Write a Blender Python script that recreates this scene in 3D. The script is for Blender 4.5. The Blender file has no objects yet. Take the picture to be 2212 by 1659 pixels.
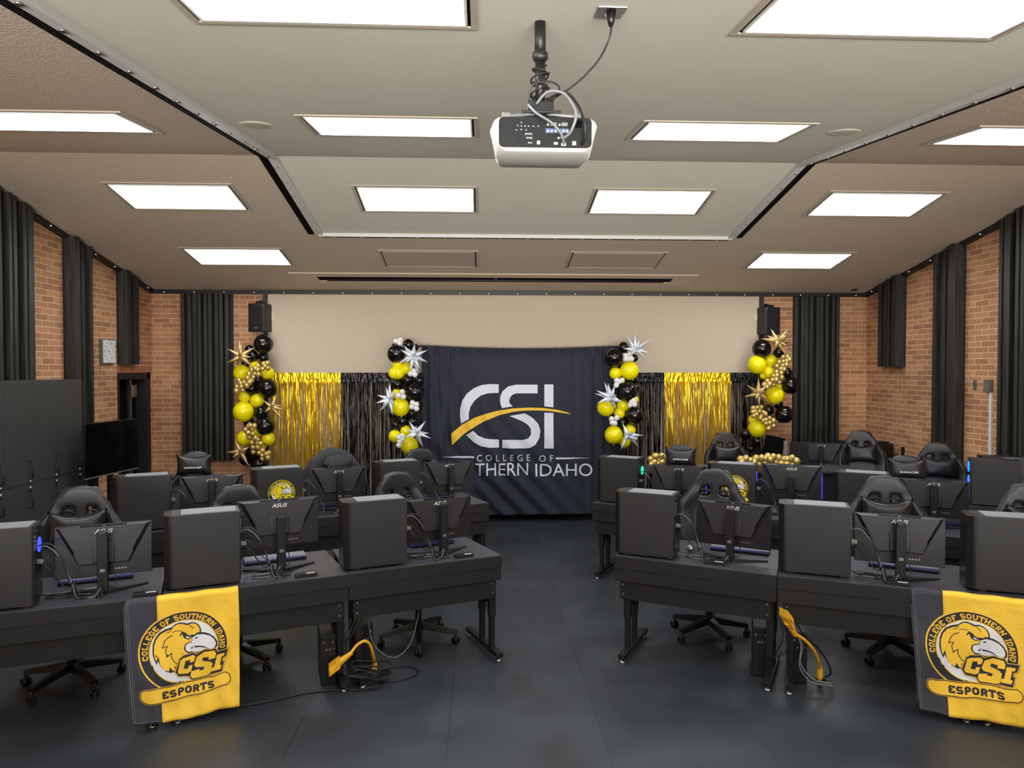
import bpy, bmesh, math, random
from mathutils import Vector, Matrix, noise
PI = math.pi
S = bpy.context.scene
COL = S.collection
rnd = random.Random(7)

# ------------------------------------------------------------------ camera
FPX, CX, CY = 1533.0, 1106.0, 829.5          # focal length in pixels of the 2212 x 1659 frame
CAM = Vector((-0.565, 0.0, 2.17))
YAW, PIT = math.radians(2.65), math.radians(1.214)
FWD = Vector((math.sin(YAW)*math.cos(PIT), math.cos(YAW)*math.cos(PIT), -math.sin(PIT)))
RGT = Vector((math.cos(YAW), -math.sin(YAW), 0))
UPV = RGT.cross(FWD)
cd = bpy.data.cameras.new('camera')
cam = bpy.data.objects.new('camera', cd)
COL.objects.link(cam)
cd.sensor_fit = 'HORIZONTAL'; cd.sensor_width = 36.0
cd.lens = FPX/2212.0*36.0
cd.clip_start = 0.05; cd.clip_end = 100
cam.matrix_world = Matrix((
    (RGT.x, UPV.x, -FWD.x, CAM.x),
    (RGT.y, UPV.y, -FWD.y, CAM.y),
    (RGT.z, UPV.z, -FWD.z, CAM.z), (0, 0, 0, 1)))
S.camera = cam

# ------------------------------------------------------------------ world, exposure
w = bpy.data.worlds.new('world'); S.world = w; w.use_nodes = True
w.node_tree.nodes['Background'].inputs[0].default_value = (0.9, 0.95, 1.0, 1)
w.node_tree.nodes['Background'].inputs[1].default_value = 0.05
S.view_settings.view_transform = 'Standard'
S.view_settings.look = 'None'
S.view_settings.gamma = 1.0
S.view_settings.use_curve_mapping = False
S.view_settings.exposure = 0.55
LAMP_POWER = 10.5                              # emission of the ceiling light diffusers
LAMP_COLOR = (0.93, 0.97, 1.0)

# ------------------------------------------------------------------ measuring helpers
def ray(x, y): return FWD*FPX + RGT*(x-CX) - UPV*(y-CY)
def at_z(x, y, z=0.0):
    d = ray(x, y); return CAM + d*((z-CAM.z)/d.z)
def at_y(x, y, Y):
    d = ray(x, y); return CAM + d*((Y-CAM.y)/d.y)

# ------------------------------------------------------------------ materials
def nt(name):
    m = bpy.data.materials.new(name); m.use_nodes = True
    t = m.node_tree; return m, t, t.nodes, t.links, t.nodes['Principled BSDF']
def lin(c):
    return tuple(((v/255)/12.92 if v/255 <= .04045 else ((v/255+.055)/1.055)**2.4) for v in c)+(1,)
def plain(name, rgb, rough=.5, metal=0, var=.12, scale=20, bump=0, bscale=200, emis=None, spec=.5, coat=0, bdist=.002):
    """plain surface: a colour with slight procedural variation and grain"""
    m, t, N, L, b = nt(name)
    c = lin(rgb)
    tc = N.new('ShaderNodeTexCoord')
    nz = N.new('ShaderNodeTexNoise'); nz.inputs['Scale'].default_value = scale; nz.inputs['Detail'].default_value = 3
    L.new(tc.outputs['Object'], nz.inputs['Vector'])
    mx = N.new('ShaderNodeMix'); mx.data_type = 'RGBA'
    mx.inputs[6].default_value = tuple(v*(1-var) for v in c[:3])+(1,)
    mx.inputs[7].default_value = tuple(min(1, v*(1+var)) for v in c[:3])+(1,)
    L.new(nz.outputs['Fac'], mx.inputs[0]); L.new(mx.outputs[2], b.inputs['Base Color'])
    b.inputs['Roughness'].default_value = rough; b.inputs['Metallic'].default_value = metal
    b.inputs['Specular IOR Level'].default_value = spec
    b.inputs['Coat Weight'].default_value = coat
    if bump:
        n2 = N.new('ShaderNodeTexNoise'); n2.inputs['Scale'].default_value = bscale; n2.inputs['Detail'].default_value = 4
        L.new(tc.outputs['Object'], n2.inputs['Vector'])
        bp = N.new('ShaderNodeBump'); bp.inputs['Strength'].default_value = bump; bp.inputs['Distance'].default_value = bdist
        L.new(n2.outputs['Fac'], bp.inputs['Height']); L.new(bp.outputs['Normal'], b.inputs['Normal'])
    if emis:
        b.inputs['Emission Color'].default_value = lin(emis[0]); b.inputs['Emission Strength'].default_value = emis[1]
    return m

def brick_mat(name, axis):
    m, t, N, L, b = nt(name)
    tc = N.new('ShaderNodeTexCoord'); sp = N.new('ShaderNodeSeparateXYZ'); cb = N.new('ShaderNodeCombineXYZ')
    L.new(tc.outputs['Object'], sp.inputs[0])
    L.new(sp.outputs[0 if axis == 'x' else 1], cb.inputs[0]); L.new(sp.outputs[2], cb.inputs[1])
    mp = N.new('ShaderNodeMapping'); mp.inputs['Location'].default_value = (.05, .012, 0)
    L.new(cb.outputs[0], mp.inputs[0])
    br = N.new('ShaderNodeTexBrick')
    br.inputs['Scale'].default_value = 1; br.inputs['Brick Width'].default_value = .2206
    br.inputs['Row Height'].default_value = .0677; br.inputs['Mortar Size'].default_value = .0042
    br.inputs['Mortar Smooth'].default_value = .2; br.inputs['Bias'].default_value = -.1
    br.offset = .5
    br.inputs['Color1'].default_value = lin((198, 146, 106)); br.inputs['Color2'].default_value = lin((158, 108, 80))
    br.inputs['Mortar'].default_value = lin((226, 200, 160))
    L.new(mp.outputs[0], br.inputs['Vector'])
    nz = N.new('ShaderNodeTexNoise'); nz.inputs['Scale'].default_value = 90; nz.inputs['Detail'].default_value = 5
    L.new(mp.outputs[0], nz.inputs['Vector'])
    n3 = N.new('ShaderNodeTexNoise'); n3.inputs['Scale'].default_value = 1.3
    L.new(mp.outputs[0], n3.inputs['Vector'])
    ad = N.new('ShaderNodeMath'); ad.operation = 'ADD'; L.new(nz.outputs['Fac'], ad.inputs[0]); L.new(n3.outputs['Fac'], ad.inputs[1])
    ramp = N.new('ShaderNodeMapRange'); ramp.inputs['From Min'].default_value = .6; ramp.inputs['From Max'].default_value = 1.4
    ramp.inputs['To Min'].default_value = .8; ramp.inputs['To Max'].default_value = 1.2
    L.new(ad.outputs[0], ramp.inputs[0])
    hs = N.new('ShaderNodeHueSaturation'); L.new(ramp.outputs[0], hs.inputs['Value']); L.new(br.outputs['Color'], hs.inputs['Color'])
    L.new(hs.outputs[0], b.inputs['Base Color'])
    b.inputs['Roughness'].default_value = .85; b.inputs['Specular IOR Level'].default_value = .25
    su = N.new('ShaderNodeMath'); su.operation = 'MULTIPLY_ADD'; su.inputs[1].default_value = -1
    L.new(br.outputs['Fac'], su.inputs[0]); ml = N.new('ShaderNodeMath'); ml.operation = 'MULTIPLY'; ml.inputs[1].default_value = .35
    L.new(nz.outputs['Fac'], ml.inputs[0]); L.new(ml.outputs[0], su.inputs[2])
    bp = N.new('ShaderNodeBump'); bp.inputs['Strength'].default_value = .8; bp.inputs['Distance'].default_value = .006
    L.new(su.outputs[0], bp.inputs['Height']); L.new(bp.outputs['Normal'], b.inputs['Normal'])
    return m

def floor_mat():
    m, t, N, L, b = nt('rubber_mats')
    tc = N.new('ShaderNodeTexCoord'); sp = N.new('ShaderNodeSeparateXYZ'); cb = N.new('ShaderNodeCombineXYZ')
    L.new(tc.outputs['Object'], sp.inputs[0]); L.new(sp.outputs[1], cb.inputs[0]); L.new(sp.outputs[0], cb.inputs[1])
    mp = N.new('ShaderNodeMapping'); mp.inputs['Location'].default_value = (FLOOR_OFF[0], FLOOR_OFF[1], 0)
    L.new(cb.outputs[0], mp.inputs[0])
    br = N.new('ShaderNodeTexBrick'); br.offset = .5
    br.inputs['Scale'].default_value = 1; br.inputs['Brick Width'].default_value = 1.219; br.inputs['Row Height'].default_value = .914
    br.inputs['Mortar Size'].default_value = .0022; br.inputs['Mortar Smooth'].default_value = .3
    br.inputs['Color1'].default_value = lin((51, 55, 61)); br.inputs['Color2'].default_value = lin((46, 50, 55))
    br.inputs['Mortar'].default_value = lin((18, 18, 20))
    L.new(mp.outputs[0], br.inputs['Vector'])
    n1 = N.new('ShaderNodeTexNoise'); n1.inputs['Scale'].default_value = 2.2; n1.inputs['Detail'].default_value = 5
    L.new(tc.outputs['Object'], n1.inputs['Vector'])
    mr = N.new('ShaderNodeMapRange'); mr.inputs['From Min'].default_value = .3; mr.inputs['From Max'].default_value = .7
    mr.inputs['To Min'].default_value = .8; mr.inputs['To Max'].default_value = 1.15
    L.new(n1.outputs['Fac'], mr.inputs[0])
    hs = N.new('ShaderNodeHueSaturation'); L.new(mr.outputs[0], hs.inputs['Value']); L.new(br.outputs['Color'], hs.inputs['Color'])
    L.new(hs.outputs[0], b.inputs['Base Color'])
    r2 = N.new('ShaderNodeMapRange'); r2.inputs['From Min'].default_value = .3; r2.inputs['From Max'].default_value = .7
    r2.inputs['To Min'].default_value = .36; r2.inputs['To Max'].default_value = .5
    L.new(n1.outputs['Fac'], r2.inputs[0]); L.new(r2.outputs[0], b.inputs['Roughness'])
    b.inputs['Specular IOR Level'].default_value = .55
    # fine diagonal ribs and studs
    wv = N.new('ShaderNodeTexWave'); wv.inputs['Scale'].default_value = 38; wv.bands_direction = 'DIAGONAL'
    m2 = N.new('ShaderNodeMapping'); m2.inputs['Scale'].default_value = (1, 1, 0); m2.inputs['Rotation'].default_value = (0, 0, .35)
    L.new(tc.outputs['Object'], m2.inputs[0]); L.new(m2.outputs[0], wv.inputs['Vector'])
    ad = N.new('ShaderNodeMath'); ad.operation = 'MULTIPLY_ADD'; ad.inputs[1].default_value = -6
    L.new(br.outputs['Fac'], ad.inputs[0]); L.new(wv.outputs['Fac'], ad.inputs[2])
    bp = N.new('ShaderNodeBump'); bp.inputs['Strength'].default_value = .35; bp.inputs['Distance'].default_value = .0012
    L.new(ad.outputs[0], bp.inputs['Height']); L.new(bp.outputs['Normal'], b.inputs['Normal'])
    return m

def wood_mat():
    m, t, N, L, b = nt('dark_stained_wood')
    tc = N.new('ShaderNodeTexCoord'); mp = N.new('ShaderNodeMapping'); mp.inputs['Scale'].default_value = (14, 14, .7)
    L.new(tc.outputs['Object'], mp.inputs[0])
    nz = N.new('ShaderNodeTexNoise'); nz.inputs['Scale'].default_value = 3; nz.inputs['Detail'].default_value = 6; nz.inputs['Distortion'].default_value = .5
    L.new(mp.outputs[0], nz.inputs['Vector'])
    cr = N.new('ShaderNodeValToRGB')
    cr.color_ramp.elements[0].position = .3; cr.color_ramp.elements[0].color = lin((20, 20, 20))
    cr.color_ramp.elements[1].position = .72; cr.color_ramp.elements[1].color = lin((58, 57, 51))
    L.new(nz.outputs['Fac'], cr.inputs[0]); L.new(cr.outputs[0], b.inputs['Base Color'])
    b.inputs['Roughness'].default_value = .55
    bp = N.new('ShaderNodeBump'); bp.inputs['Strength'].default_value = .3; bp.inputs['Distance'].default_value = .002
    L.new(nz.outputs['Fac'], bp.inputs['Height']); L.new(bp.outputs['Normal'], b.inputs['Normal'])
    return m

def foil_mat(name, rgb, rough=.22, metal=1.0):
    m, t, N, L, b = nt(name)
    tc = N.new('ShaderNodeTexCoord'); nz = N.new('ShaderNodeTexNoise'); nz.inputs['Scale'].default_value = 35
    L.new(tc.outputs['Object'], nz.inputs['Vector'])
    b.inputs['Base Color'].default_value = lin(rgb); b.inputs['Metallic'].default_value = metal; b.inputs['Roughness'].default_value = rough
    bp = N.new('ShaderNodeBump'); bp.inputs['Strength'].default_value = .5; bp.inputs['Distance'].default_value = .004
    L.new(nz.outputs['Fac'], bp.inputs['Height']); L.new(bp.outputs['Normal'], b.inputs['Normal'])
    return m

def diffuser_mat():
    """acrylic lens of a ceiling light: gives off light, with a fine prismatic grid and softer ends of the tubes"""
    m, t, N, L, b = nt('lit_diffuser')
    em = N.new('ShaderNodeEmission'); em.inputs[0].default_value = LAMP_COLOR+(1,)
    tc = N.new('ShaderNodeTexCoord'); ck = N.new('ShaderNodeTexChecker'); ck.inputs['Scale'].default_value = 140
    ck.inputs['Color1'].default_value = (1, 1, 1, 1); ck.inputs['Color2'].default_value = (.86, .86, .86, 1)
    L.new(tc.outputs['Object'], ck.inputs['Vector'])
    ml = N.new('ShaderNodeMath'); ml.operation = 'MULTIPLY'; ml.inputs[1].default_value = LAMP_POWER
    L.new(ck.outputs['Fac'], ml.inputs[0])
    mr = N.new('ShaderNodeMapRange'); mr.inputs['To Min'].default_value = LAMP_POWER*.85; mr.inputs['To Max'].default_value = LAMP_POWER
    L.new(ck.outputs['Fac'], mr.inputs[0]); L.new(mr.outputs[0], em.inputs[1])
    L.new(em.outputs[0], N['Material Output'].inputs['Surface'])
    return m

_a = at_z(1326, 1658); _b = at_z(1340, 1359.4); FLOOR_OFF = (-_b.y + 1.219*4, -_a.x + .914*8)
M = dict(
    brick_x=brick_mat('brick_back', 'x'), brick_y=brick_mat('brick_side', 'y'),
    floor=floor_mat(), wood=wood_mat(),
    ceil_out=plain('textured_ceiling_paint', (196, 182, 162), .9, bump=1, bscale=60, var=.04, bdist=.006, spec=.2),
    ceil_in=plain('smooth_ceiling_paint', (208, 205, 190), .85, bump=.15, bscale=120, var=.03, scale=3, spec=.2),
    cream=plain('cream_textured_plaster', (202, 187, 166), .85, bump=1, bscale=34, var=.03, bdist=.008, spec=.25),
    dark=plain('matte_black_paint', (26, 25, 27), .6), black=plain('black_plastic', (24, 24, 26), .38),
    pitch=plain('near_black', (6, 6, 7), .9, spec=.1),
    desk=plain('black_laminate', (62, 62, 69), .36, bump=.15, bscale=900, var=.06),
    fascia=plain('black_grained_panel', (26, 26, 27), .5, bump=.2, bscale=700, var=.06),
    desk_metal=plain('black_powder_coat', (22, 22, 23), .45, bump=.1, bscale=600),
    case=plain('charcoal_steel', (38, 38, 39), .5, bump=.08, bscale=800, var=.04),
    case_top=plain('mesh_filter_with_sheen', (132, 134, 138), .55, bump=.3, bscale=1500, var=.05),  # mesh filter, its grey raised to paint in the ceiling's reflection
    bezel=plain('dark_bezel', (24, 24, 25), .3),
    glassy=plain('glossy_dark_screen', (6, 6, 8), .08, spec=.6),
    monitor=plain('monitor_back_plastic', (38, 38, 41), .4, bump=.08, bscale=900, var=.04),
    mon_low=plain('monitor_textured_plastic', (22, 22, 26), .35),
    silver=plain('brushed_silver', (170, 172, 175), .3, metal=.9), steel=plain('zinc_steel', (200, 200, 200), .3, metal=1),
    chrome=plain('chrome', (220, 220, 222), .12, metal=1),
    leather=plain('black_leather', (37, 38, 41), .36, bump=.25, bscale=140, var=.08, scale=8, bdist=.001),
    leather2=plain('black_leather_pillow', (30, 31, 33), .3, bump=.2, bscale=60, var=.08, bdist=.002),
    nylon=plain('black_nylon', (14, 14, 15), .35), caster=plain('black_caster', (10, 10, 11), .4),
    jacket=plain('dark_grey_fabric', (44, 45, 50), .8, bump=.4, bscale=40, bdist=.01),
    trim=plain('dark_track', (28, 26, 27), .45), white=plain('white_plastic', (225, 225, 222), .4, var=.02),
    alu=plain('white_aluminium_track', (196, 196, 192), .45, var=.06, scale=6),
    cable=plain('black_cable', (20, 20, 21), .4), greycable=plain('grey_cable', (120, 122, 124), .4),
    yellow_cord=plain('yellow_cord', (238, 178, 40), .4, var=.06),
    label=plain('white_label', (235, 235, 235), .5, var=.01), logo=plain('logo_grey', (196, 198, 200), .4, var=.02),
    led_and_sheen_blue=plain('blue_light', (10, 20, 200), .3, emis=((40, 50, 255), 3.0)),
    led_cyan=plain('cyan_blue_light', (10, 60, 230), .3, emis=((15, 90, 255), 3.0)),
    led_green=plain('green_light', (10, 120, 90), .3, emis=((40, 220, 160), 1.2)),
    key_glow=plain('blue_key_glow', (30, 44, 150), .4, emis=((70, 95, 255), .12)),
    keys=plain('keycaps', (40, 40, 44), .4), keys_white=plain('pale_keycaps', (150, 152, 160), .4),
    b_black=plain('black_balloon', (12, 12, 14), .12, spec=.6, var=.02), b_yellow=plain('yellow_balloon', (255, 236, 10), .2, var=.04, scale=4),
    b_white=plain('white_balloon', (232, 230, 226), .25, var=.02), b_gold=foil_mat('gold_balloon', (214, 188, 112), .34, .6),
    star_gold=foil_mat('gold_foil', (206, 178, 122), .36, .6), star_silver=foil_mat('pale_silver_foil', (222, 228, 238), .34, .3),
    fr_gold=foil_mat('gold_tinsel', (236, 196, 30), .26, .7), fr_black=foil_mat('black_tinsel', (22, 22, 24), .2, .6),
    fr_pale=plain('pale_tinsel', (196, 186, 170), .3),
    navy=plain('navy_cloth', (33, 37, 52), .75, bump=.1, bscale=500, var=.05), navy_white=plain('white_print', (222, 226, 238), .7, var=.03),
    gold_print=plain('gold_print', (246, 198, 60), .7, var=.03),
    flag_y=plain('yellow_cloth', (253, 204, 62), .75, bump=.55, bscale=11, var=.04, bdist=.02), flag_b=plain('charcoal_cloth', (56, 57, 66), .75, bump=.4, bscale=11, var=.05, bdist=.015),
    art_b=plain('black_print', (44, 45, 50), .75), art_y=plain('yellow_print', (253, 204, 62), .75, var=.02), art_w=plain('white_print_flag', (232, 234, 238), .75, var=.02),
    st_y=plain('sticker_yellow', (250, 224, 30), .4, var=.02), st_b=plain('sticker_black', (18, 18, 18), .4),
    proj_w=plain('projector_white', (178, 178, 170), .4, var=.02), blue_pl=plain('blue_panel', (60, 90, 130), .4),
    panel_black=plain('satin_black_panel', (9, 9, 10), .55, spec=.3),
    almond=plain('almond_plastic', (206, 200, 170), .45), grey_pl=plain('grey_metal_box', (120, 122, 120), .4, metal=.4),
    locker=plain('dark_grey_laminate', (52, 53, 55), .5, bump=.1, bscale=500, var=.05),
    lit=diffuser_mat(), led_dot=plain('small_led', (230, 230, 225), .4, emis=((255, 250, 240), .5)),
)
if True:
    # grey plaster of the unlit fixtures
    M['panel_off'] = plain('unlit_panel', (176, 166, 148), .6, var=.02)

# ------------------------------------------------------------------ mesh helpers
class MB:
    """collects shapes in one mesh"""
    def __init__(s): s.bm = bmesh.new()
    def _new(s, vs, fs, mi=0, smooth=False):
        v = [s.bm.verts.new(p) for p in vs]
        out = []
        for f in fs:
            try:
                fc = s.bm.faces.new([v[i] for i in f]); fc.material_index = mi; fc.smooth = smooth; out.append(fc)
            except ValueError: pass
        return v, out
    def box(s, x0, y0, z0, x1, y1, z1, bev=0, mi=0, mat=None):
        vs = [Vector(p) for p in ((x0,y0,z0),(x1,y0,z0),(x1,y1,z0),(x0,y1,z0),(x0,y0,z1),(x1,y0,z1),(x1,y1,z1),(x0,y1,z1))]
        if mat is not None: vs = [mat @ p for p in vs]
        v, f = s._new(vs, ((0,3,2,1),(4,5,6,7),(0,1,5,4),(1,2,6,5),(2,3,7,6),(3,0,4,7)), mi)
        if bev:
            es = list({e for q in f for e in q.edges})
            r = bmesh.ops.bevel(s.bm, geom=es, offset=bev, segments=2, profile=.6, affect='EDGES')
            for q in r['faces']: q.smooth = True; q.material_index = mi
        return s
    def prism(s, poly, a0, a1, axis='y', mi=0, bev=0):
        """extrude a 2D polygon along an axis; poly = (x,z) for y, (y,z) for x, (x,y) for z"""
        def P(p, a):
            return {'y': (p[0], a, p[1]), 'x': (a, p[0], p[1]), 'z': (p[0], p[1], a)}[axis]
        n = len(poly)
        vs = [P(p, a0) for p in poly]+[P(p, a1) for p in poly]
        fs = [tuple(range(n)), tuple(range(2*n-1, n-1, -1))]+[(i, i+n, (i+1) % n+n, (i+1) % n) for i in range(n)]
        v, f = s._new(vs, fs, mi)
        bmesh.ops.recalc_face_normals(s.bm, faces=f)
        if bev:
            es = list({e for q in f for e in q.edges})
            bmesh.ops.bevel(s.bm, geom=es, offset=bev, segments=2, profile=.6, affect='EDGES')
        return s
    def tube(s, pts, r, n=8, mi=0, cap=True, smooth=True):
        """round rod along points; r may be a list"""
        pts = [Vector(p) for p in pts]; rr = r if isinstance(r, (list, tuple)) else [r]*len(pts)
        rings = []; prev = None
        for i, p in enumerate(pts):
            d = (pts[min(i+1, len(pts)-1)]-pts[max(i-1, 0)])
            if d.length < 1e-9: d = Vector((0, 0, 1))
            d.normalize()
            if prev is None:
                a = Vector((0, 0, 1)) if abs(d.z) < .9 else Vector((1, 0, 0)); prev = d.cross(a).normalized()
            u = (prev-d*prev.dot(d))
            if u.length < 1e-6: u = d.orthogonal()
            u.normalize(); v = d.cross(u); prev = u
            rings.append([s.bm.verts.new(p+(u*math.cos(2*PI*k/n)+v*math.sin(2*PI*k/n))*rr[i]) for k in range(n)])
        for a, b in zip(rings, rings[1:]):
            for k in range(n):
                f = s.bm.faces.new((a[k], a[(k+1) % n], b[(k+1) % n], b[k])); f.smooth = smooth; f.material_index = mi
        if cap:
            for q, rev in ((rings[0], True), (rings[-1], False)):
                f = s.bm.faces.new(list(reversed(q)) if rev else q); f.material_index = mi
        return s
    def cyl(s, p, r, h, n=16, mi=0, axis=(0, 0, 1), r2=None):
        p = Vector(p); a = Vector(axis).normalized()
        return s.tube([p, p+a*h], [r, r if r2 is None else r2], n, mi)
    def ball(s, c, r, seg=20, rings=12, sc=(1, 1, 1), mi=0, mat=None):
        c = Vector(c); grid = []
        for i in range(rings+1):
            th = PI*i/rings; row = []
            for k in range(seg):
                ph = 2*PI*k/seg
                p = Vector((math.sin(th)*math.cos(ph)*sc[0], math.sin(th)*math.sin(ph)*sc[1], math.cos(th)*sc[2]))*r
                if mat is not None: p = mat @ p
                row.append(p+c)
            grid.append(row)
        top = s.bm.verts.new(grid[0][0]); bot = s.bm.verts.new(grid[-1][0])
        vv = [[s.bm.verts.new(p) for p in row] for row in grid[1:-1]]
        for k in range(seg):
            s.bm.faces.new((top, vv[0][k], vv[0][(k+1) % seg])); s.bm.faces.new((bot, vv[-1][(k+1) % seg], vv[-1][k]))
            for a, b in zip(vv, vv[1:]): s.bm.faces.new((a[k], b[k], b[(k+1) % seg], a[(k+1) % seg]))
        for row in vv:
            for v in row:
                for f in v.link_faces: f.smooth = True; f.material_index = mi
        return s
    def grid(s, fn, nu, nv, mi=0, skip=None, smooth=True):
        vv = [[s.bm.verts.new(fn(i/nu, j/nv)) for i in range(nu+1)] for j in range(nv+1)]
        for j in range(nv):
            for i in range(nu):
                if skip and skip((i+.5)/nu, (j+.5)/nv): continue
                f = s.bm.faces.new((vv[j][i], vv[j][i+1], vv[j+1][i+1], vv[j+1][i])); f.smooth = smooth; f.material_index = mi
        return s
    def build(s, name, mat, parent=None, loc=None, autosmooth=True):
        me = bpy.data.meshes.new(name)
        loose = [v for v in s.bm.verts if not v.link_faces]
        if loose: bmesh.ops.delete(s.bm, geom=loose, context='VERTS')
        if autosmooth:
            for e in s.bm.edges:
                if len(e.link_faces) == 2 and e.calc_face_angle(0) > .7: e.smooth = False
        s.bm.to_mesh(me); s.bm.free()
        for m in (mat if isinstance(mat, (list, tuple)) else [mat]): me.materials.append(m)
        o = bpy.data.objects.new(name, me); COL.objects.link(o)
        if parent is not None: o.parent = parent
        if loc is not None: o.location = loc
        return o

def catmull(pts, k=6):
    pts = [Vector(p) for p in pts]; P = [pts[0]]+pts+[pts[-1]]; out = []
    for i in range(1, len(P)-2):
        a, b, c, d = P[i-1:i+3]
        for j in range(k):
            t = j/k
            out.append(.5*((2*b)+(c-a)*t+(2*a-5*b+4*c-d)*t*t+(3*b-a-3*c+d)*t**3))
    out.append(pts[-1]); return out

def tag(o, label=None, cat=None, group=None, kind=None):
    if label: o['label'] = label
    if cat: o['category'] = cat
    if group: o['group'] = group
    if kind: o['kind'] = kind
    return o
def thing(name, label, cat, loc=(0, 0, 0), rz=0, group=None):
    o = bpy.data.objects.new(name, None); COL.objects.link(o); o.empty_display_size = .1
    o.location = loc; o.rotation_euler = (0, 0, rz)
    return tag(o, label, cat, group)
KIDS = {}
def dup(root, loc, rz, label=None, group=None, parent=None):
    """copy a thing with its parts and their sub-parts"""
    if root.name not in KIDS: KIDS[root.name] = 1
    def rec(o, par):
        c = o.copy(); COL.objects.link(c); c.parent = par
        for ch in [x for x in list(COL.objects) if x.parent is o]: rec(ch, c)
        return c
    c = rec(root, None); c.location = loc; c.rotation_euler = (0, 0, rz)
    if label: c['label'] = label
    if group: c['group'] = group
    return c
def text_polys(body, size=1.0, spacing=1.0, shear=0, off=0.0):
    """outline letters as triangles in the xy plane"""
    cu = bpy.data.curves.new('lettering', 'FONT'); cu.body = body; cu.size = size; cu.space_character = spacing
    cu.shear = shear; cu.offset = off; cu.resolution_u = 4
    o = bpy.data.objects.new('lettering', cu); COL.objects.link(o)
    bpy.context.view_layer.update()
    dg = bpy.context.evaluated_depsgraph_get()
    me = bpy.data.meshes.new_from_object(o.evaluated_get(dg))
    me.calc_loop_triangles()
    tr = [[(me.vertices[i].co.x, me.vertices[i].co.y) for i in t.vertices] for t in me.loop_triangles]
    bpy.data.objects.remove(o); bpy.data.curves.remove(cu); bpy.data.meshes.remove(me)
    return tr
def fit(tris, x0, y0, x1, y1):
    xs = [p[0] for t in tris for p in t]; ys = [p[1] for t in tris for p in t]
    ax, bx, ay, by = min(xs), max(xs), min(ys), max(ys)
    return [[(x0+(p[0]-ax)/(bx-ax)*(x1-x0), y0+(p[1]-ay)/(by-ay)*(y1-y0)) for p in t] for t in tris]
def art(name, polys, fn, mat, parent=None, cuts=None):
    """flat printed shapes, cut along a lattice and laid onto a surface fn(u,v)"""
    bm = bmesh.new()
    for p in polys:
        try: bm.faces.new([bm.verts.new((q[0], q[1], 0)) for q in p])
        except ValueError: pass
    bmesh.ops.triangulate(bm, faces=bm.faces[:])
    if cuts:
        us, vs = cuts
        for u in us: bmesh.ops.bisect_plane(bm, geom=bm.verts[:]+bm.edges[:]+bm.faces[:], plane_co=(u, 0, 0), plane_no=(1, 0, 0))
        for v in vs: bmesh.ops.bisect_plane(bm, geom=bm.verts[:]+bm.edges[:]+bm.faces[:], plane_co=(0, v, 0), plane_no=(0, 1, 0))
    for v in bm.verts: v.co = fn(v.co.x, v.co.y)
    for f in bm.faces: f.smooth = True
    me = bpy.data.meshes.new(name); bm.to_mesh(me); bm.free(); me.materials.append(mat)
    o = bpy.data.objects.new(name, me); COL.objects.link(o)
    if parent is not None: o.parent = parent
    return o

# ------------------------------------------------------------------ room
XW, YB, YF = 5.275, 10.45, -3.2
YK, ZK = 6.39, 4.052
def ceil_z(y): return ZK-.184*(y-YK) if y > YK else ZK-.115*(YK-y)
def struct(o): o['kind'] = 'structure'; return o
MB().box(-6.5, YF, -.1, 6.5, YB+.4, 0).build('floor', M['floor']); struct(bpy.data.objects['floor'])
b = MB()
b.prism([(YF-.2, ceil_z(YF-.2)), (YK, ZK), (YB+.3, ceil_z(YB+.3)), (YB+.3, 4.6), (YF-.2, 4.6)], -XW-.3, XW+.3, 'x')
ceiling = struct(b.build('ceiling', M['ceil_out']))
b = MB(); e = .004
b.prism([(-2.9, ceil_z(-2.9)-e), (YK, ZK-e), (8.22, ceil_z(8.22)-e), (8.22, ceil_z(8.22)+.02), (YK, ZK+.02), (-2.9, ceil_z(-2.9)+.02)], -2.38, 2.38, 'x')
b.build('smooth_panel', M['ceil_in'], ceiling)
# left wall with a door opening, right wall, walls before and behind
D0, D1, DZ = 9.47, 10.36, 2.12
def wall_x(x0, x1, pieces, name):
    b = MB()
    for y0, y1, z0 in pieces:
        pts = [(y0, z0), (y1, z0), (y1, ceil_z(y1)+.05)]+([(YK, ZK+.05)] if y0 < YK < y1 else [])+[(y0, ceil_z(y0)+.05)]
        b.prism(pts, x0, x1, 'x')
    return struct(b.build(name, M['brick_y']))
wall_x(-XW-.2, -XW, [(YF, D0, 0), (D0, D1, DZ), (D1, YB+.2, 0)], 'wall_left')
wall_x(XW, XW+.2, [(YF, YB+.2, 0)], 'wall_right')
struct(MB().box(-XW-.2, YF-.2, 0, XW+.2, YF, 3.2).build('wall_front', M['cream']))
wb = struct(MB().box(-XW-.2, YB, 0, XW+.2, YB+.2, 3.4).build('wall_back', M['brick_x']))
MB().box(-3.615, YB-.03, 0, 3.605, YB+.01, 3.29, 0).build('plaster_panel', M['cream'], wb)
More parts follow.
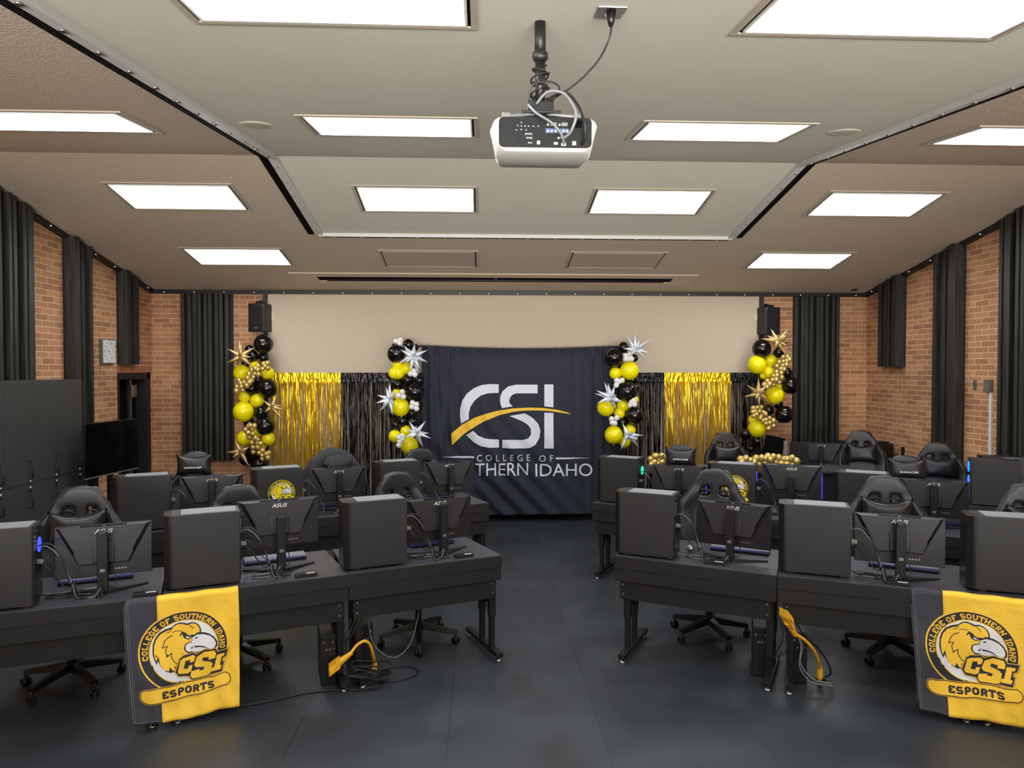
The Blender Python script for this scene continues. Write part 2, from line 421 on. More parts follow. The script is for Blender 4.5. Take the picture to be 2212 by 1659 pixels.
# dark tracks around the top of the walls
def strip_seg(b, a, c, w, h, drop=0):
    a = Vector(a); c = Vector(c); d = (c-a).normalized(); side = d.cross(Vector((0, 0, 1))).normalized()*w/2
    up = Vector((0, 0, 1))
    vs = [a-side, a+side, c+side, c-side]
    vs = [v-up*(h+drop) for v in vs]+[v-up*drop for v in vs]
    _, f = b._new(vs, ((0,3,2,1),(4,5,6,7),(0,1,5,4),(1,2,6,5),(2,3,7,6),(3,0,4,7)))
    bmesh.ops.recalc_face_normals(b.bm, faces=f)
n = 1
for pts in ([(-XW+.03, -2.9, ceil_z(-2.9)), (-XW+.03, YK, ZK), (-XW+.03, YB, ceil_z(YB))],
            [(-XW, YB-.03, ceil_z(YB)), (XW, YB-.03, ceil_z(YB))],
            [(XW-.03, -2.9, ceil_z(-2.9)), (XW-.03, YK, ZK), (XW-.03, YB, ceil_z(YB))]):
    b = MB(); d = MB()
    for a, c in zip(pts, pts[1:]):
        strip_seg(b, a, c, .06, .055)
        a = Vector(a); c = Vector(c); L = (c-a).length; k = max(1, int(L/.42)); sd = -1 if a.x > 4 and c.x > 4 else 1
        for i in range(k):
            p = a+(c-a)*((i+.5)/k)
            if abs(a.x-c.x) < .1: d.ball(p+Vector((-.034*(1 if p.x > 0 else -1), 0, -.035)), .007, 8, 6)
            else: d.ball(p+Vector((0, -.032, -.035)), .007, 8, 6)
    o = struct(b.build('trim_%d' % n, M['trim'])); d.build('track_dots', M['led_dot'], o); n += 1  # small pale dots along the track, faintly emissive
for x in (-3.64, 3.635):
    struct(MB().box(x-.028, YB-.075, 0, x+.028, YB, 3.25).build('trim_%d' % n, M['trim'])); n += 1
# bolted white track around the smooth panel of the ceiling
b = MB(); k2 = MB(); d = MB()
path = [(-2.38, -2.9), (-2.38, YK), (-2.38, 8.22), (2.38, 8.22), (2.38, YK), (2.38, -2.9)]
for (xa, ya), (xb, yb) in zip(path, path[1:]):
    A = Vector((xa, ya, ceil_z(ya))); B = Vector((xb, yb, ceil_z(yb)))
    if xa == xb:
        s_ = 1 if xa > 0 else -1
        strip_seg(b, A, B, .085, .028); strip_seg(k2, A+Vector((s_*.085, 0, 0)), B+Vector((s_*.085, 0, 0)), .085, .012)
        strip_seg(b, A+Vector((-s_*.03, 0, 0)), B+Vector((-s_*.03, 0, 0)), .02, .04)
        o_ = Vector((s_*.015, 0, -.03))
    else:
        strip_seg(b, A, B, .075, .028); strip_seg(k2, A+Vector((0, .075, -.012)), B+Vector((0, .075, -.012)), .08, .012)
        strip_seg(b, A+Vector((0, -.03, 0)), B+Vector((0, -.03, 0)), .02, .04); o_ = Vector((0, .012, -.03))
    L = (B-A).length; kk = int(L/.3)
    for i in range(kk): d.cyl(A+(B-A)*((i+.5)/kk)+o_, .016, -.008, 10)
o = struct(b.build('trim_%d' % n, M['alu'])); k2.build('shadow_gap', M['pitch'], o); d.build('bolts', M['steel'], o); n += 1

# door in the left wall: dark frame, open dark leaf, bright rod and latch
dr = MB()
fx = -XW
dr.box(fx-.16, D0-.0, 0, fx+.0, D0+.06, DZ); dr.box(fx-.16, D1-.1, 0, fx+.02, D1, DZ); dr.box(fx-.16, D0, DZ-.09, fx+.02, D1, DZ)
door = struct(dr.build('door_1', M['dark']))
MB().box(fx-.19, D0+.06, 0, fx-.14, D1-.1, DZ-.09).build('door_leaf', M['pitch'], door)
MB().box(fx-.14, D1-.34, .1, fx-.1, D1-.3, DZ-.1).build('rod', M['steel'], door)
MB().box(fx-.14, D1-.36, 1.78, fx-.07, D1-.2, 1.95, .006).build('latch', M['steel'], door)
MB().box(fx-.14, D1-.36, .98, fx-.07, D1-.25, 1.15, .006).build('latch', M['steel'], door)
# brick lintel
MB().box(fx-.02, D0-.02, DZ, fx+.015, D1+.06, DZ+.09).build('lintel', plain('orange_brick', (176, 116, 82), .85, bump=.4, bscale=80), bpy.data.objects['wall_left'])

# ------------------------------------------------------------------ acoustic slat panels
def slat_panel(a, c, side, zb, label):
    """side: 'L','R' run along y, 'B' runs along x"""
    root = thing('slat_panel', label, 'slat panel', (0, 0, 0), 0, 'dark wooden slat panels on the walls')
    L = c-a; k = max(5, int(round(L/.075))); sl = MB(); back = MB()
    r = random.Random(int(a*100)+7)
    wide = .16
    for i in range(k):
        s0 = a+L*i/k; s1 = a+L*(i+.62)/k
        dep = r.choice((.05, .075, .1, .12))
        if side == 'L' and i == 0: s1 = s0+wide*.7; dep = .12
        if side == 'R' and i == 0: s1 = s0+wide*.7; dep = .12
        if side == 'B':
            zt = ceil_z(YB)-.055
            sl.box(s0, YB-.02-dep, zb, s1, YB-.02, zt-r.random()*.01, .004)
        else:
            zt = ceil_z(s0)-.05 if side == 'L' else ceil_z(s0)-.05
            x0 = -XW+.02 if side == 'L' else XW-.02-dep
            sl.box(x0, s0, zb, x0+dep, s1, min(ceil_z(s0), ceil_z(s1))-.01, .004)
    if side == 'B': back.box(a, YB-.03, zb, c, YB-.001, ceil_z(YB)-.06)
    else:
        x0 = -XW+.001 if side == 'L' else XW-.025
        back.prism([(a, zb), (c, zb), (c, ceil_z(c)-.01)]+([(YK, ZK-.01)] if a < YK < c else [])+[(a, ceil_z(a)-.01)], x0, x0+.024, 'x')
    sl.build('slats', M['wood'], root); back.build('backing', M['dark'], root)
    return root
slat_panel(6.55, 7.61, 'L', .6, 'widest dark slat panel on the left wall, rising behind the lockers')
slat_panel(8.28, 8.79, 'L', .75, 'dark full-height slat panel on the left wall between lockers and clock')
slat_panel(9.47, 9.95, 'L', 2.23, 'short dark slat panel above the open doorway on the left wall')
slat_panel(-4.81, -4.11, 'B', .85, 'dark slat panel on the back wall left of the balloons')
slat_panel(4.13, 4.82, 'B', .85, 'dark slat panel on the back wall right of the balloons')
slat_panel(9.47, 9.98, 'R', 2.2, 'short dark slat panel high on the right wall, nearest the back corner')
slat_panel(8.28, 8.83, 'R', .4, 'dark full-height slat panel in the middle of the right wall')
slat_panel(6.3, 7.65, 'R', .4, 'dark slat panel on the right wall at the right edge of the photo')

# ------------------------------------------------------------------ ceiling lights
def on_ceiling(x, y): return Vector((x, y, ceil_z(y)))
def fixture(xc, yc, label, lit=True):
    tilt = math.atan(-.184 if yc > YK else .115)
    o = thing('ceiling_light' if lit else 'blank_ceiling_panel', label, 'ceiling light' if lit else 'ceiling panel', on_ceiling(xc, yc), 0,
              'recessed ceiling lights' if lit else 'blank ceiling panels')
    o.rotation_euler = (tilt, 0, 0)
    W, H = .585, .295
    fr = MB()
    for x0, y0, x1, y1 in ((-W-.03, -H-.03, W+.03, -H), (-W-.03, H, W+.03, H+.03), (-W-.03, -H, -W, H), (W, -H, W+.03, H)):
        fr.box(x0, y0, -.012, x1, y1, -.001, .002)
    fr.build('frame', M['panel_off'] if yc > YK or abs(xc) > 2.4 else M['panel_off'], o)
    MB().box(-W, -H, -.005, W, H, -.001).build('shadow_gap', M['pitch'], o)
    ins = MB()
    for x0, y0, x1, y1 in ((-W+.014, -H+.014, W-.014, -H+.026), (-W+.014, H-.026, W-.014, H-.014), (-W+.014, -H+.014, -W+.026, H-.014), (W-.026, -H+.014, W-.014, H-.014)):
        ins.box(x0, y0, -.014, x1, y1, -.004)
    ins.build('inner_rim', M['white'] if lit else M['panel_off'], o)
    MB().box(-W+.026, -H+.026, -.009, W-.026, H-.026, -.005).build('diffuser', M['lit'] if lit else M['panel_off'], o)
    return o
cols = [(-3.545, 'far left'), (-1.185, 'centre left'), (1.175, 'centre right'), (3.545, 'far right')]
rows = [(2.86, 'nearest row'), (5.16, 'row beside the projector'), (7.27, 'row behind the projector'), (9.01, 'row nearest the back wall')]
for yc, rn in rows:
    for xc, cn in cols:
        if yc > 9 and abs(xc) < 2:
            fixture(xc, 9.05, 'blank unlit ceiling panel beyond the white track, %s one' % ('left' if xc < 0 else 'right'), False)
        else:
            fixture(xc, yc, 'lit rectangular ceiling light, %s of its row, in the %s' % (cn, rn))
for xc, cn in cols:  # extra row out of view, added to balance the lighting
    fixture(xc, .3, 'added unseen ceiling light overhead of the camera, %s' % cn)

# slot of the roll-down screen, ceiling speakers, sprinkler
def ceil_thing(name, label, cat, x, y, group=None):
    o = thing(name, label, cat, on_ceiling(x, y), 0, group); o.rotation_euler = (math.atan(-.184 if y > YK else .115), 0, 0); return o
o = ceil_thing('projection_screen_slot', 'long cream housing with a dark slot for the roll-down screen', 'screen housing', -.34, 9.83)
b = MB(); b.box(-2.77, -.23, -.02, 2.77, -.09, -.001, .003); b.box(-2.77, .1, -.02, 2.77, .22, -.001, .003); b.box(-2.77, -.09, -.02, -2.42, .1, -.001); b.box(2.46, -.09, -.02, 2.77, .1, -.001)
b.build('housing', M['cream'], o); MB().box(-2.42, -.09, -.008, 2.46, .1, -.001).build('slot', M['pitch'], o)
b = MB(); b.tube([(-2.3, .03, -.02), (2.35, .03, -.02)], .02, 10); b.box(-.03, -.05, -.025, .03, 0, -.008); b.build('roller', M['dark'], o)
for x, y, nm in ((-2.15, 5.17, 'left'), (2.1, 5.11, 'right')):
    o = ceil_thing('ceiling_speaker', 'round flush speaker in the ceiling, %s of the projector' % nm, 'speaker', x, y, 'round ceiling speakers')
    MB().tube([(0, 0, -.001), (0, 0, -.008)], [.115, .11], 32).build('rim', M['ceil_in'], o); MB().cyl((0, 0, -.008), .09, -.003, 32).build('grille', M['panel_off'], o)
o = ceil_thing('ceiling_vent', 'small dark square vent in the ceiling near the right back corner', 'vent', 4.97, 10.25)
MB().box(-.04, -.04, -.012, .04, .04, -.001, .003).build('cover', M['dark'], o)

# ================================================================== furniture builders
def mrect(b, x0, y0, z0, x1, y1, z1): b.box(x0, y0, z0, x1, y1, z1); return b
DW, DD, DH = 1.145, .71, .775
def make_desk(label, group, width=DW, depth=DD):
    t = thing('computer_desk', label, 'desk', group=group)
    MB().prism([(.004, -.004), (width-.004, -.004), (width-.032, depth), (.032, depth)], DH-.028, DH, 'z', bev=.003).build('desktop', M['desk'], t)
    f = MB().box(.0, -.022, DH-.088, width-.002, -.004, DH-.002, .002)
    f.cyl((.035, -.022, DH-.05), .007, -.003, 10, axis=(0, 1, 0)); f.cyl((width-.04, -.022, DH-.05), .007, -.003, 10, axis=(0, 1, 0))
    f.build('edge_panel', M['fascia'], t)
    MB().box(.003, -.016, DH-.183, width-.006, .0, DH-.09, .002).build('cable_tray_panel', M['fascia'], t)
    m = MB().box(.035, .015, DH-.325, width-.04, .03, DH-.18, .002)
    m.build('modesty_panel', M['fascia'], t)
    sc = MB()
    for x in (.06, width-.065):
        for z in (DH-.215, DH-.285): sc.cyl((x, .015, z), .006, -.004, 8, axis=(0, 1, 0))
    sc.build('screws', M['steel'], t)
    for x in (.055, width-.075):
        l = MB()
        for y in (.04, .22):
            l.box(x, y, .3, x+.05, y+.05, DH-.03, .003); l.box(x+.006, y+.006, .065, x+.044, y+.044, .32, .003)
        l.prism([(.09, DH-.35), (.22, DH-.35), (.22, .36), (.19, .36), (.09, .42)], x+.02, x+.03, 'x')
        l.box(x-.002, -.09, .035, x+.052, .53, .07, .004)
        o = l.build('leg', M['desk_metal'], t)
        for y in (-.06, .5):
            g = MB(); g.tube([(x+.025, y, 0), (x+.025, y, .012), (x+.025, y, .013), (x+.025, y, .038)], [.02, .02, .009, .009], 14); g.build('levelling_foot', M['steel'], o)
        g = MB()
        for i in range(3):
            for j in range(5): g.cyl((x+.0198, .1+.02*j, .46+.025*i), .004, -.001, 6, axis=(1, 0, 0)); g.cyl((x+.0302, .1+.02*j, .46+.025*i), .004, .001, 6, axis=(1, 0, 0))
        g.build('peg_holes', M['steel'], o)
    return t

def make_tower(label, group, glow=None, sticker=False):
    """computer tower, long side toward -y, front bezel toward -x, connectors toward +x"""
    t = thing('computer_tower', label, 'computer', group=group)
    L, W, H, z = .40, .21, .46, .015
    MB().box(0, 0, z, L, W, z+H, .002).build('case', M['case'], t)
    MB().box(.012, -.003, z+.012, L-.004, .001, z+H-.012, .001).build('side_panel', M['case'], t)
    f = MB().prism([(-.045, .03), (-.045, W-.03), (-.012, W), (.0, W), (.0, 0), (-.012, 0)], z, z+H, 'z', bev=.003); f.build('front_panel', M['bezel'], t)
    MB().box(.055, .018, z+H, L-.02, W-.018, z+H+.004, .001).build('top_filter', M['case_top'], t)
    b = MB().box(.0, .02, z+H, .05, .1, z+H+.002); b.build('button_strip', M['case'], t)
    r = MB().box(L, .012, z+.01, L+.006, W-.012, z+H-.012, .001)
    for zz in (.06, .085, .11, .135): r.box(L+.006, .03, z+zz, L+.008, .16, z+zz+.014)
    r.cyl((L+.004, .03, z+H-.03), .006, .016, 8, axis=(1, 0, 0)); r.cyl((L+.004, W-.03, z+H-.03), .006, .016, 8, axis=(1, 0, 0))
    rp = r.build('rear_panel', M['black'], t)
    io = MB()
    for i, zz in enumerate((.40, .375, .35, .33)): io.box(L+.005, .025, z+zz-.012, L+.01, .055, z+zz)
    io.build('ports', M['silver'], rp)
    if glow:
        g = MB(); g.cyl((L+.006, .135, z+.33), .045, .002, 24, axis=(1, 0, 0)); g.build('glowing_fan', M[glow], rp)
    for x in (.02, L-.06): MB().box(x, .015, 0, x+.045, W-.015, z, .002).build('foot', M['nylon'], t)
    if sticker: add_emblem(t, lambda u, v, o: Vector((.215+u*.115, -.0035-o, .25+v*.115)), .0006, 'st_y', 'st_b', 'st_w', coarse=True)
    return t

def make_monitor(label, group, lift=0.0, wide=.54, blue=False):
    """desk monitor seen from behind; stand column at the origin, screen toward +y"""
    t = thing('computer_monitor', label, 'monitor', group=group)
    W, H = wide, .325; z0 = .09+lift; py = .085
    tilt = Matrix.Translation((0, py, z0+H/2)) @ Matrix.Rotation(math.radians(-4), 4, 'X')
    def P(x, y, z): return tilt @ Vector((x, y, z))
    b = MB(); b.box(-W/2, .0, -H/2, W/2, .022, H/2, .004, mat=tilt); b.build('casing', M['mon_low'], t)
    # raised trapezoid shell
    top, bot = W/2-.004, W/2-.13
    s = MB()
    o_ = [(-top, H/2-.004), (top, H/2-.004), (bot, -H/2+.075), (-bot, -H/2+.075)]
    i_ = [(-top+.03, H/2-.012), (top-.03, H/2-.012), (bot-.006, -H/2+.085), (-bot+.006, -H/2+.085)]
    vs = [P(x, .001, z) for x, z in o_]+[P(x, -.026, z) for x, z in i_]
    _, f = s._new(vs, ((7,6,5,4), (0,1,5,4), (1,2,6,5), (2,3,7,6), (3,0,4,7)))
    bmesh.ops.recalc_face_normals(s.bm, faces=f)
    sh = s.build('rear_shell', M['monitor'], t)
    v = MB()
    for sx in (-1, 1):
        for k in range(16): v.box(sx*(.012+k*.0075)-.0022, -.02, H/2-.010, sx*(.012+k*.0075)+.0022, -.002, H/2-.0035, mat=tilt)
    v.build('vents', M['pitch'], sh)
    for sx in (-1, 1):
        l = MB(); pts = [(sx*(top-.047), H/2-.05), (sx*(top-.042), H/2-.05), (sx*(bot+.026), -H/2+.15), (sx*(bot+.02), -H/2+.16)]
        vs = [P(x, -.0275, z) for x, z in pts]; l._new(vs, ((0, 1, 2, 3) if sx < 0 else (3, 2, 1, 0),))
        l.build('side_groove', M['pitch'], sh)
    v = MB(); v.box(-.06, -.032, -.075, .06, -.026, .045, .006, mat=tilt); v.tube([P(0, -.03, -.01), P(0, -.05, -.01), (0, .02, z0+H/2-.01)], .028, 20); v.build('mount_plate', M['monitor'], t)
    v = MB().box(-.01, -.0, -.001, .01, .001, .0); v.bm.clear()
    for i in range(4): v.box(.06+i*.018, -.002, -H/2+.035, .07+i*.018, .001, -H/2+.043, mat=tilt)
    v.build('ports', M['silver'], t)
    MB().box(-W/2+.008, .022, -H/2+.014, W/2-.008, .0235, H/2-.008, mat=tilt).build('screen', M['glassy'], t)
    # maker's name
    tr = fit(text_polys('ASUS', shear=.25, off=.02), -.052, H/2-.055, .052, H/2-.028)
    # the letters read from behind the monitor, so x runs the same way as the camera's right
    lg = art('lettering', tr, lambda x, y: P(x, -.0285, y), M['logo'], t)
    if blue:
        g = MB().box(W/2-.004, -.006, -H/2+.02, W/2, .0, H/2-.08, mat=tilt); g.build('reflection_strip', M['led_and_sheen_blue'], t)  # blue fan light reflected on the edge, put in as an emissive strip
    ztop = .365
    c = MB(); c.prism([(-.026, -.022), (.026, -.022), (.032, .0), (.026, .028), (-.026, .028), (-.032, 0)], .0, ztop, 'z', bev=.002)
    o = c.build('stand_column', M['black'], t)
    c = MB(); c.prism([(-.03, -.018), (-.022, -.03), (.022, -.03), (.03, -.018), (.022, .026), (-.022, .026)], ztop, ztop+.022, 'z', bev=.003); c.build('column_cap', M['monitor'], o)
    c = MB(); c.box(-.014, -.026, .135, .014, -.021, .155, .002); c.build('cable_clip', M['silver'], o)
    bs = MB()
    for sx in (-1, 1):
        d = Vector((sx*.24, .13, 0)); s_ = Vector((.02, -.03*sx, 0))*.8
        a = Vector((0, -.01, 0))
        vs = [a-s_*1.2, a+s_*1.2, a+d+s_*.4, a+d-s_*.4]
        vs = vs+[q+Vector((0, 0, .026 if i < 2 else .009)) for i, q in enumerate(vs)]
        _, f = bs._new(vs, ((0,3,2,1),(4,5,6,7),(0,1,5,4),(1,2,6,5),(2,3,7,6),(3,0,4,7))); bmesh.ops.recalc_face_normals(bs.bm, faces=f)
    bs.build('stand_base', M['black'], t)
    return t

def make_keyboard(label, group, pale=False, small=True):
    W = .36 if small else .43
    t = thing('keyboard', label, 'keyboard', group=group)
    MB().box(-W/2, 0, .004, W/2, .135, .02, .004).build('keyboard_body', M['bezel'], t)
    MB().box(-W/2+.005, .004, .012, W/2-.005, .129, .0215).build('backlight', M['key_glow'], t)
    k = MB(); n = int(W/.0195)
    for r in range(6):
        for c in range(n):
            if r == 0 and 4 < c < 10: 
                if c == 5: k.box(-W/2+.007+5*.0193, .007, .022, -W/2+.005+10*.0193-.003, .022, .031, .0015)
                continue
            x = -W/2+.007+c*.0193; y = .007+r*.0205
            k.box(x, y, .022, x+.0165, y+.0172, .034, .0018)
    k.build('keys', M['keys_white' if pale else 'keys'], t)
    return t

def shell(t, name, fn, nu, nv, mat, thick, skip=None, sub=1):
    o = MB().grid(fn, nu, nv, skip=skip).build(name, mat, t, autosmooth=False)
    m = o.modifiers.new('thickness', 'SOLIDIFY'); m.thickness = thick; m.offset = 0
    s = o.modifiers.new('smooth', 'SUBSURF'); s.levels = sub; s.render_levels = sub
    return o
def interp(tab, z):
    for (a, va), (b, vb) in zip(tab, tab[1:]):
        if a <= z <= b: return va+(vb-va)*(z-a)/(b-a)
    return tab[0][1] if z < tab[0][0] else tab[-1][1]
def pillow(t, name, c, w, h, d, mat, tilt=0, pinch=.22):
    c = Vector(c); R = Matrix.Rotation(tilt, 3, 'X')
    def surf(s):
        def f(u, v):
            x = 2*u-1; z = 2*v-1
            ed = (1-x**6)*(1-z**6)
            y = s*d/2*max(0, ed)**.45*(1-.25*(x*x+z*z)/2)
            X = x*w/2*(1-pinch*.45*(1-z*z)); Z = z*h/2*(1-pinch*(1-x*x)) + .018*(x*x)*(1 if z > 0 else -.3)
            y += .004*math.sin(9*x+4*z)*ed*(abs(x)**2)
            return c+R @ Vector((X, y, Z))
        return f
    b = MB(); b.grid(surf(-1), 18, 14); b.grid(surf(1), 18, 14)
    bmesh.ops.remove_doubles(b.bm, verts=b.bm.verts[:], dist=.0015)
    bmesh.ops.recalc_face_normals(b.bm, faces=b.bm.faces[:])
    return b.build(name, mat, t, autosmooth=False)

def make_chair(label, group, kind='gaming', lumbar=True):
    """high-back chair, front toward -y, origin under the gas column"""
    t = thing('gaming_chair', label, 'chair', group=group)
    # base: five legs with casters
    hub = MB(); hub.cyl((0, 0, .1), .035, .06, 18); hub.cyl((0, 0, .15), .026, .3, 16)
    hub.cyl((0, 0, .4), .06, .03, 18); hub.box(-.12, -.13, .425, .12, .13, .445, .004)
    hub.build('gas_column', M['nylon'], t)
    lg = MB()
    for k in range(5):
        a = 2*PI*k/5+.35; d = Vector((math.cos(a), math.sin(a), 0)); s_ = Vector((-d.y, d.x, 0))
        p0 = Vector((0, 0, .125)); p1 = d*.31+Vector((0, 0, .085))
        vs = []
        for p, wd, hh in ((p0, .034, .05), (p1, .022, .028)):
            vs += [p-s_*wd-Vector((0, 0, hh*.3)), p+s_*wd-Vector((0, 0, hh*.3)), p+s_*wd*.7+Vector((0, 0, hh*.7)), p-s_*wd*.7+Vector((0, 0, hh*.7))]
        _, f = lg._new(vs, ((0,1,2,3), (7,6,5,4), (0,4,5,1), (1,5,6,2), (2,6,7,3), (3,7,4,0))); bmesh.ops.recalc_face_normals(lg.bm, faces=f)
    base = lg.build('star_base', M['nylon'], t)
    for k in range(5):
        a = 2*PI*k/5+.35; d = Vector((math.cos(a), math.sin(a), 0)); q = d*.305; r2 = Vector((-d.y*.6+d.x*.3, d.x*.6+d.y*.3, 0)).normalized()
        c = MB()
        for sg in (-1, 1): c.tube([q+r2*sg*.008+Vector((0, 0, .028)), q+r2*sg*.026+Vector((0, 0, .028))], [.028, .026], 14)
        c.cyl((q.x, q.y, .03), .012, .06, 10); c.ball(q+Vector((0, 0, .046)), .02, 10, 8)
        c.build('caster', M['caster'], base)
    # seat
    b = MB()
    def seat(u, v):
        x = 2*u-1; y = 2*v-1
        z = .47+.055*(1-abs(x)**4)*(1-abs(y)**5)+.03*abs(x)**3*(1-abs(y)**5)
        return Vector((x*(.265-.02*(y < -.6)), y*.25, z if abs(x) < .999 and abs(y) < .999 else .44))
    b.grid(seat, 16, 16); b.box(-.25, -.235, .435, .25, .24, .475, .01)
    b.build('seat', M['leather'], t)
    if kind == 'gaming':
        tab = [(.48, .20), (.6, .235), (.75, .275), (.88, .292), (.98, .29), (1.05, .27), (1.10, .235), (1.15, .198), (1.2, .178), (1.26, .158), (1.3, .125), (1.325, .07)]
        ztop = 1.325
    else:
        tab = [(.48, .2), (.6, .24), (.75, .27), (.9, .275), (1.0, .24), (1.08, .17), (1.13, .145), (1.24, .15), (1.29, .14), (1.31, .11)]
        ztop = 1.31
    def back(u, v):
        z = .48+(ztop-.48)*(v**.96); hw = interp(tab, z)
        x = (2*u-1); ax = abs(x)
        lean = .21+.14*(z-.48)
        wing = .085*max(0, ax-.55)/.45*(1-max(0, min(1, (z-1.05)/.12))) if z < 1.17 else 0
        y = lean-wing-.012*math.cos(z*9)
        zz = z-.03*ax**3*(1 if z > 1.2 else 0)
        return Vector((x*hw, y, zz))
    def hole(u, v):
        z = .48+(ztop-.48)*v; x = abs(2*u-1)
        return kind == 'gaming' and 1.11 < z < 1.15 and .2 < x < .54
    bk = shell(t, 'backrest', back, 18, 26, M['leather'], .075, hole)
    # stitched inner panel line
    pip = MB()
    for s in (-1, 1):
        pts = [back(.5+s*.5*.60, v)+Vector((0, -.044, 0)) for v in [i/14*.62+.02 for i in range(15)]]
        pip.tube(pts, .0035, 5)
    outline = [back(0, v)+Vector((-.002, -.036, 0)) for v in [i/20*.94 for i in range(21)]]
    pip.tube(outline, .0035, 5); pip.tube([Vector((-p.x, p.y, p.z)) for p in outline], .0035, 5)
    pip.build('piping', M['leather2'], bk)
    for s in (-1, 1):
        a = MB(); a.box(s*.3-.045, -.17, .66, s*.3+.045, .1, .69, .012); a.build('armrest', M['nylon'], t)
        a = MB(); a.box(s*.3-.02, -.05, .46, s*.3+.02, .02, .66, .006); a.box(min(s*.2, s*.32), -.05, .44, max(s*.2, s*.32), .02, .46, .003); a.build('armrest_post', M['nylon'], t)
    if kind == 'gaming':
        for s in (-1, 1):
            h = MB(); pts = []
            for k in range(17):
                a = 2*PI*k/16; pts.append(Vector((s*.076+.036*math.cos(a), .268, 1.13+.02*math.sin(a))))
            h.tube(pts, .008, 6, cap=False); h.build('belt_hole_rim', M['nylon'], bk)
        if lumbar: pillow(t, 'lumbar_pillow', (0, .19, 1.035), .38, .235, .12, M['leather2'], -.12)
    else:
        pl = pillow(t, 'head_pillow', (0, .245, 1.17), .36, .21, .12, M['leather2'], -.1)
        tr = fit(text_polys('DXRACER', shear=.2, off=.03), -.085, -.009, .085, .009)
        art('lettering', tr, lambda x, y: Vector((x, .178+.1*y, 1.155+y)), M['label'], pl)
    return t

def cables(name, label, strands, group, mat='cable', r=.0033, cat='cable'):
    t = thing(name, label, cat, group=group)
    for s in strands:
        mt = mat; rr = r
        if isinstance(s, tuple): s, mt, rr = s
        MB().tube(catmull(s, 5), rr, 6).build('cable', M[mt], t)
    return t

# ------------------------------------------------------------------ block letters
STK = {}
def _l():
    L, R, B, T, Mi, c = .14, .66, .13, .87, .5, .16
    def se(x, y, w=.13): return [(x-w, y), (x+w, y)]
    STK.update({
     'C': [[(R,.66),(R,T-c),(R-c,T),(L+c,T),(L,T-c),(L,B+c),(L+c,B),(R-c,B),(R,B+c),(R,.34)]],
     'O': [[(L,Mi),(L,T-c),(L+c,T),(R-c,T),(R,T-c),(R,B+c),(R-c,B),(L+c,B),(L,B+c),(L,Mi)]],
     'L': [[(L+.06,T),(L+.06,B),(R,B),(R,.32)], se(L+.06,T), se(L+.02,B,.08)],
     'E': [[(R,.68),(R,T),(L,T)],[(L+.06,T),(L+.06,B)],[(L,B),(R,B),(R,.32)],[(L+.06,Mi),(.5,Mi)]],
     'G': [[(R,.68),(R,T-c),(R-c,T),(L+c,T),(L,T-c),(L,B+c),(L+c,B),(R,B),(R,.45),(.46,.45)]],
     'F': [[(R,.68),(R,T),(L,T)],[(L+.06,T),(L+.06,B)],[(L+.06,Mi),(.5,Mi)], se(L+.08,B)],
     'S': [[(R,.76),(R-.1,T),(L+.1,T),(L,T-.1),(L,.6),(L+.1,Mi),(R-.1,Mi),(R,.4),(R,B+.1),(R-.1,B),(L+.1,B),(L,.24)]],
     'U': [[(L,T),(L,B+c),(L+c,B),(R-c,B),(R,B+c),(R,T)], se(L,T,.12), se(R,T,.12)],
     'T': [[(L-.04,.68),(L-.04,T),(R+.04,T),(R+.04,.68)],[(.4,T),(.4,B)], se(.4,B)],
     'H': [[(L,T),(L,B)],[(R,T),(R,B)],[(L,Mi),(R,Mi)], se(L,T,.12), se(R,T,.12), se(L,B,.12), se(R,B,.12)],
     'R': [[(L,T),(R-c,T),(R,T-c),(R,.6),(R-.1,Mi),(L,Mi)],[(L+.05,T),(L+.05,B)],[(.42,Mi),(R,B)], se(L+.05,B,.12), se(R,B,.08)],
     'N': [[(L,B),(L,T),(R,B),(R,T)], se(L,B,.12), se(R,T,.12), se(L-.04,T,.08)],
     'I': [[(.4,T),(.4,B)], se(.4,T,.17), se(.4,B,.17)],
     'D': [[(L,T),(R-c,T),(R,T-c),(R,B+c),(R-c,B),(L,B)],[(L+.06,T),(L+.06,B)]],
     'A': [[(L,B),(.32,T),(.48,T),(R,B)],[(.25,.38),(.55,.38)], se(L,B,.1), se(R,B,.1)],
     'P': [[(L,T),(R-c,T),(R,T-c),(R,.55),(R-.1,.45),(L,.45)],[(L+.06,T),(L+.06,B)], se(L+.08,B)]})
_l()
def stroke(pts, w, closed=False):
    """thick line as quads with mitred round joints"""
    out = []
    n = len(pts)
    for i in range(n-(0 if closed else 1)):
        a = Vector(pts[i]); b = Vector(pts[(i+1) % n]); d = (b-a)
        if d.length < 1e-9: continue
        d.normalize(); s = Vector((-d.y, d.x))*w/2
        out.append([tuple(a-s), tuple(b-s), tuple(b+s), tuple(a+s)])
    for p in (pts if closed else pts[1:-1]): out.append([(p[0]+w/2*math.cos(k*PI/4+PI/8), p[1]+w/2*math.sin(k*PI/4+PI/8)) for k in range(8)])
    return out
def block_text(s, w=.24):
    """letters as polygons in a strip of height 1; returns polygons, width"""
    out = []; x = 0
    for ch in s:
        if ch == ' ': x += .45; continue
        for st in STK[ch]:
            for q in stroke(st, w): out.append([(a+x, b) for a, b in q])
        x += .6 if ch == 'I' else .86
    return out, x

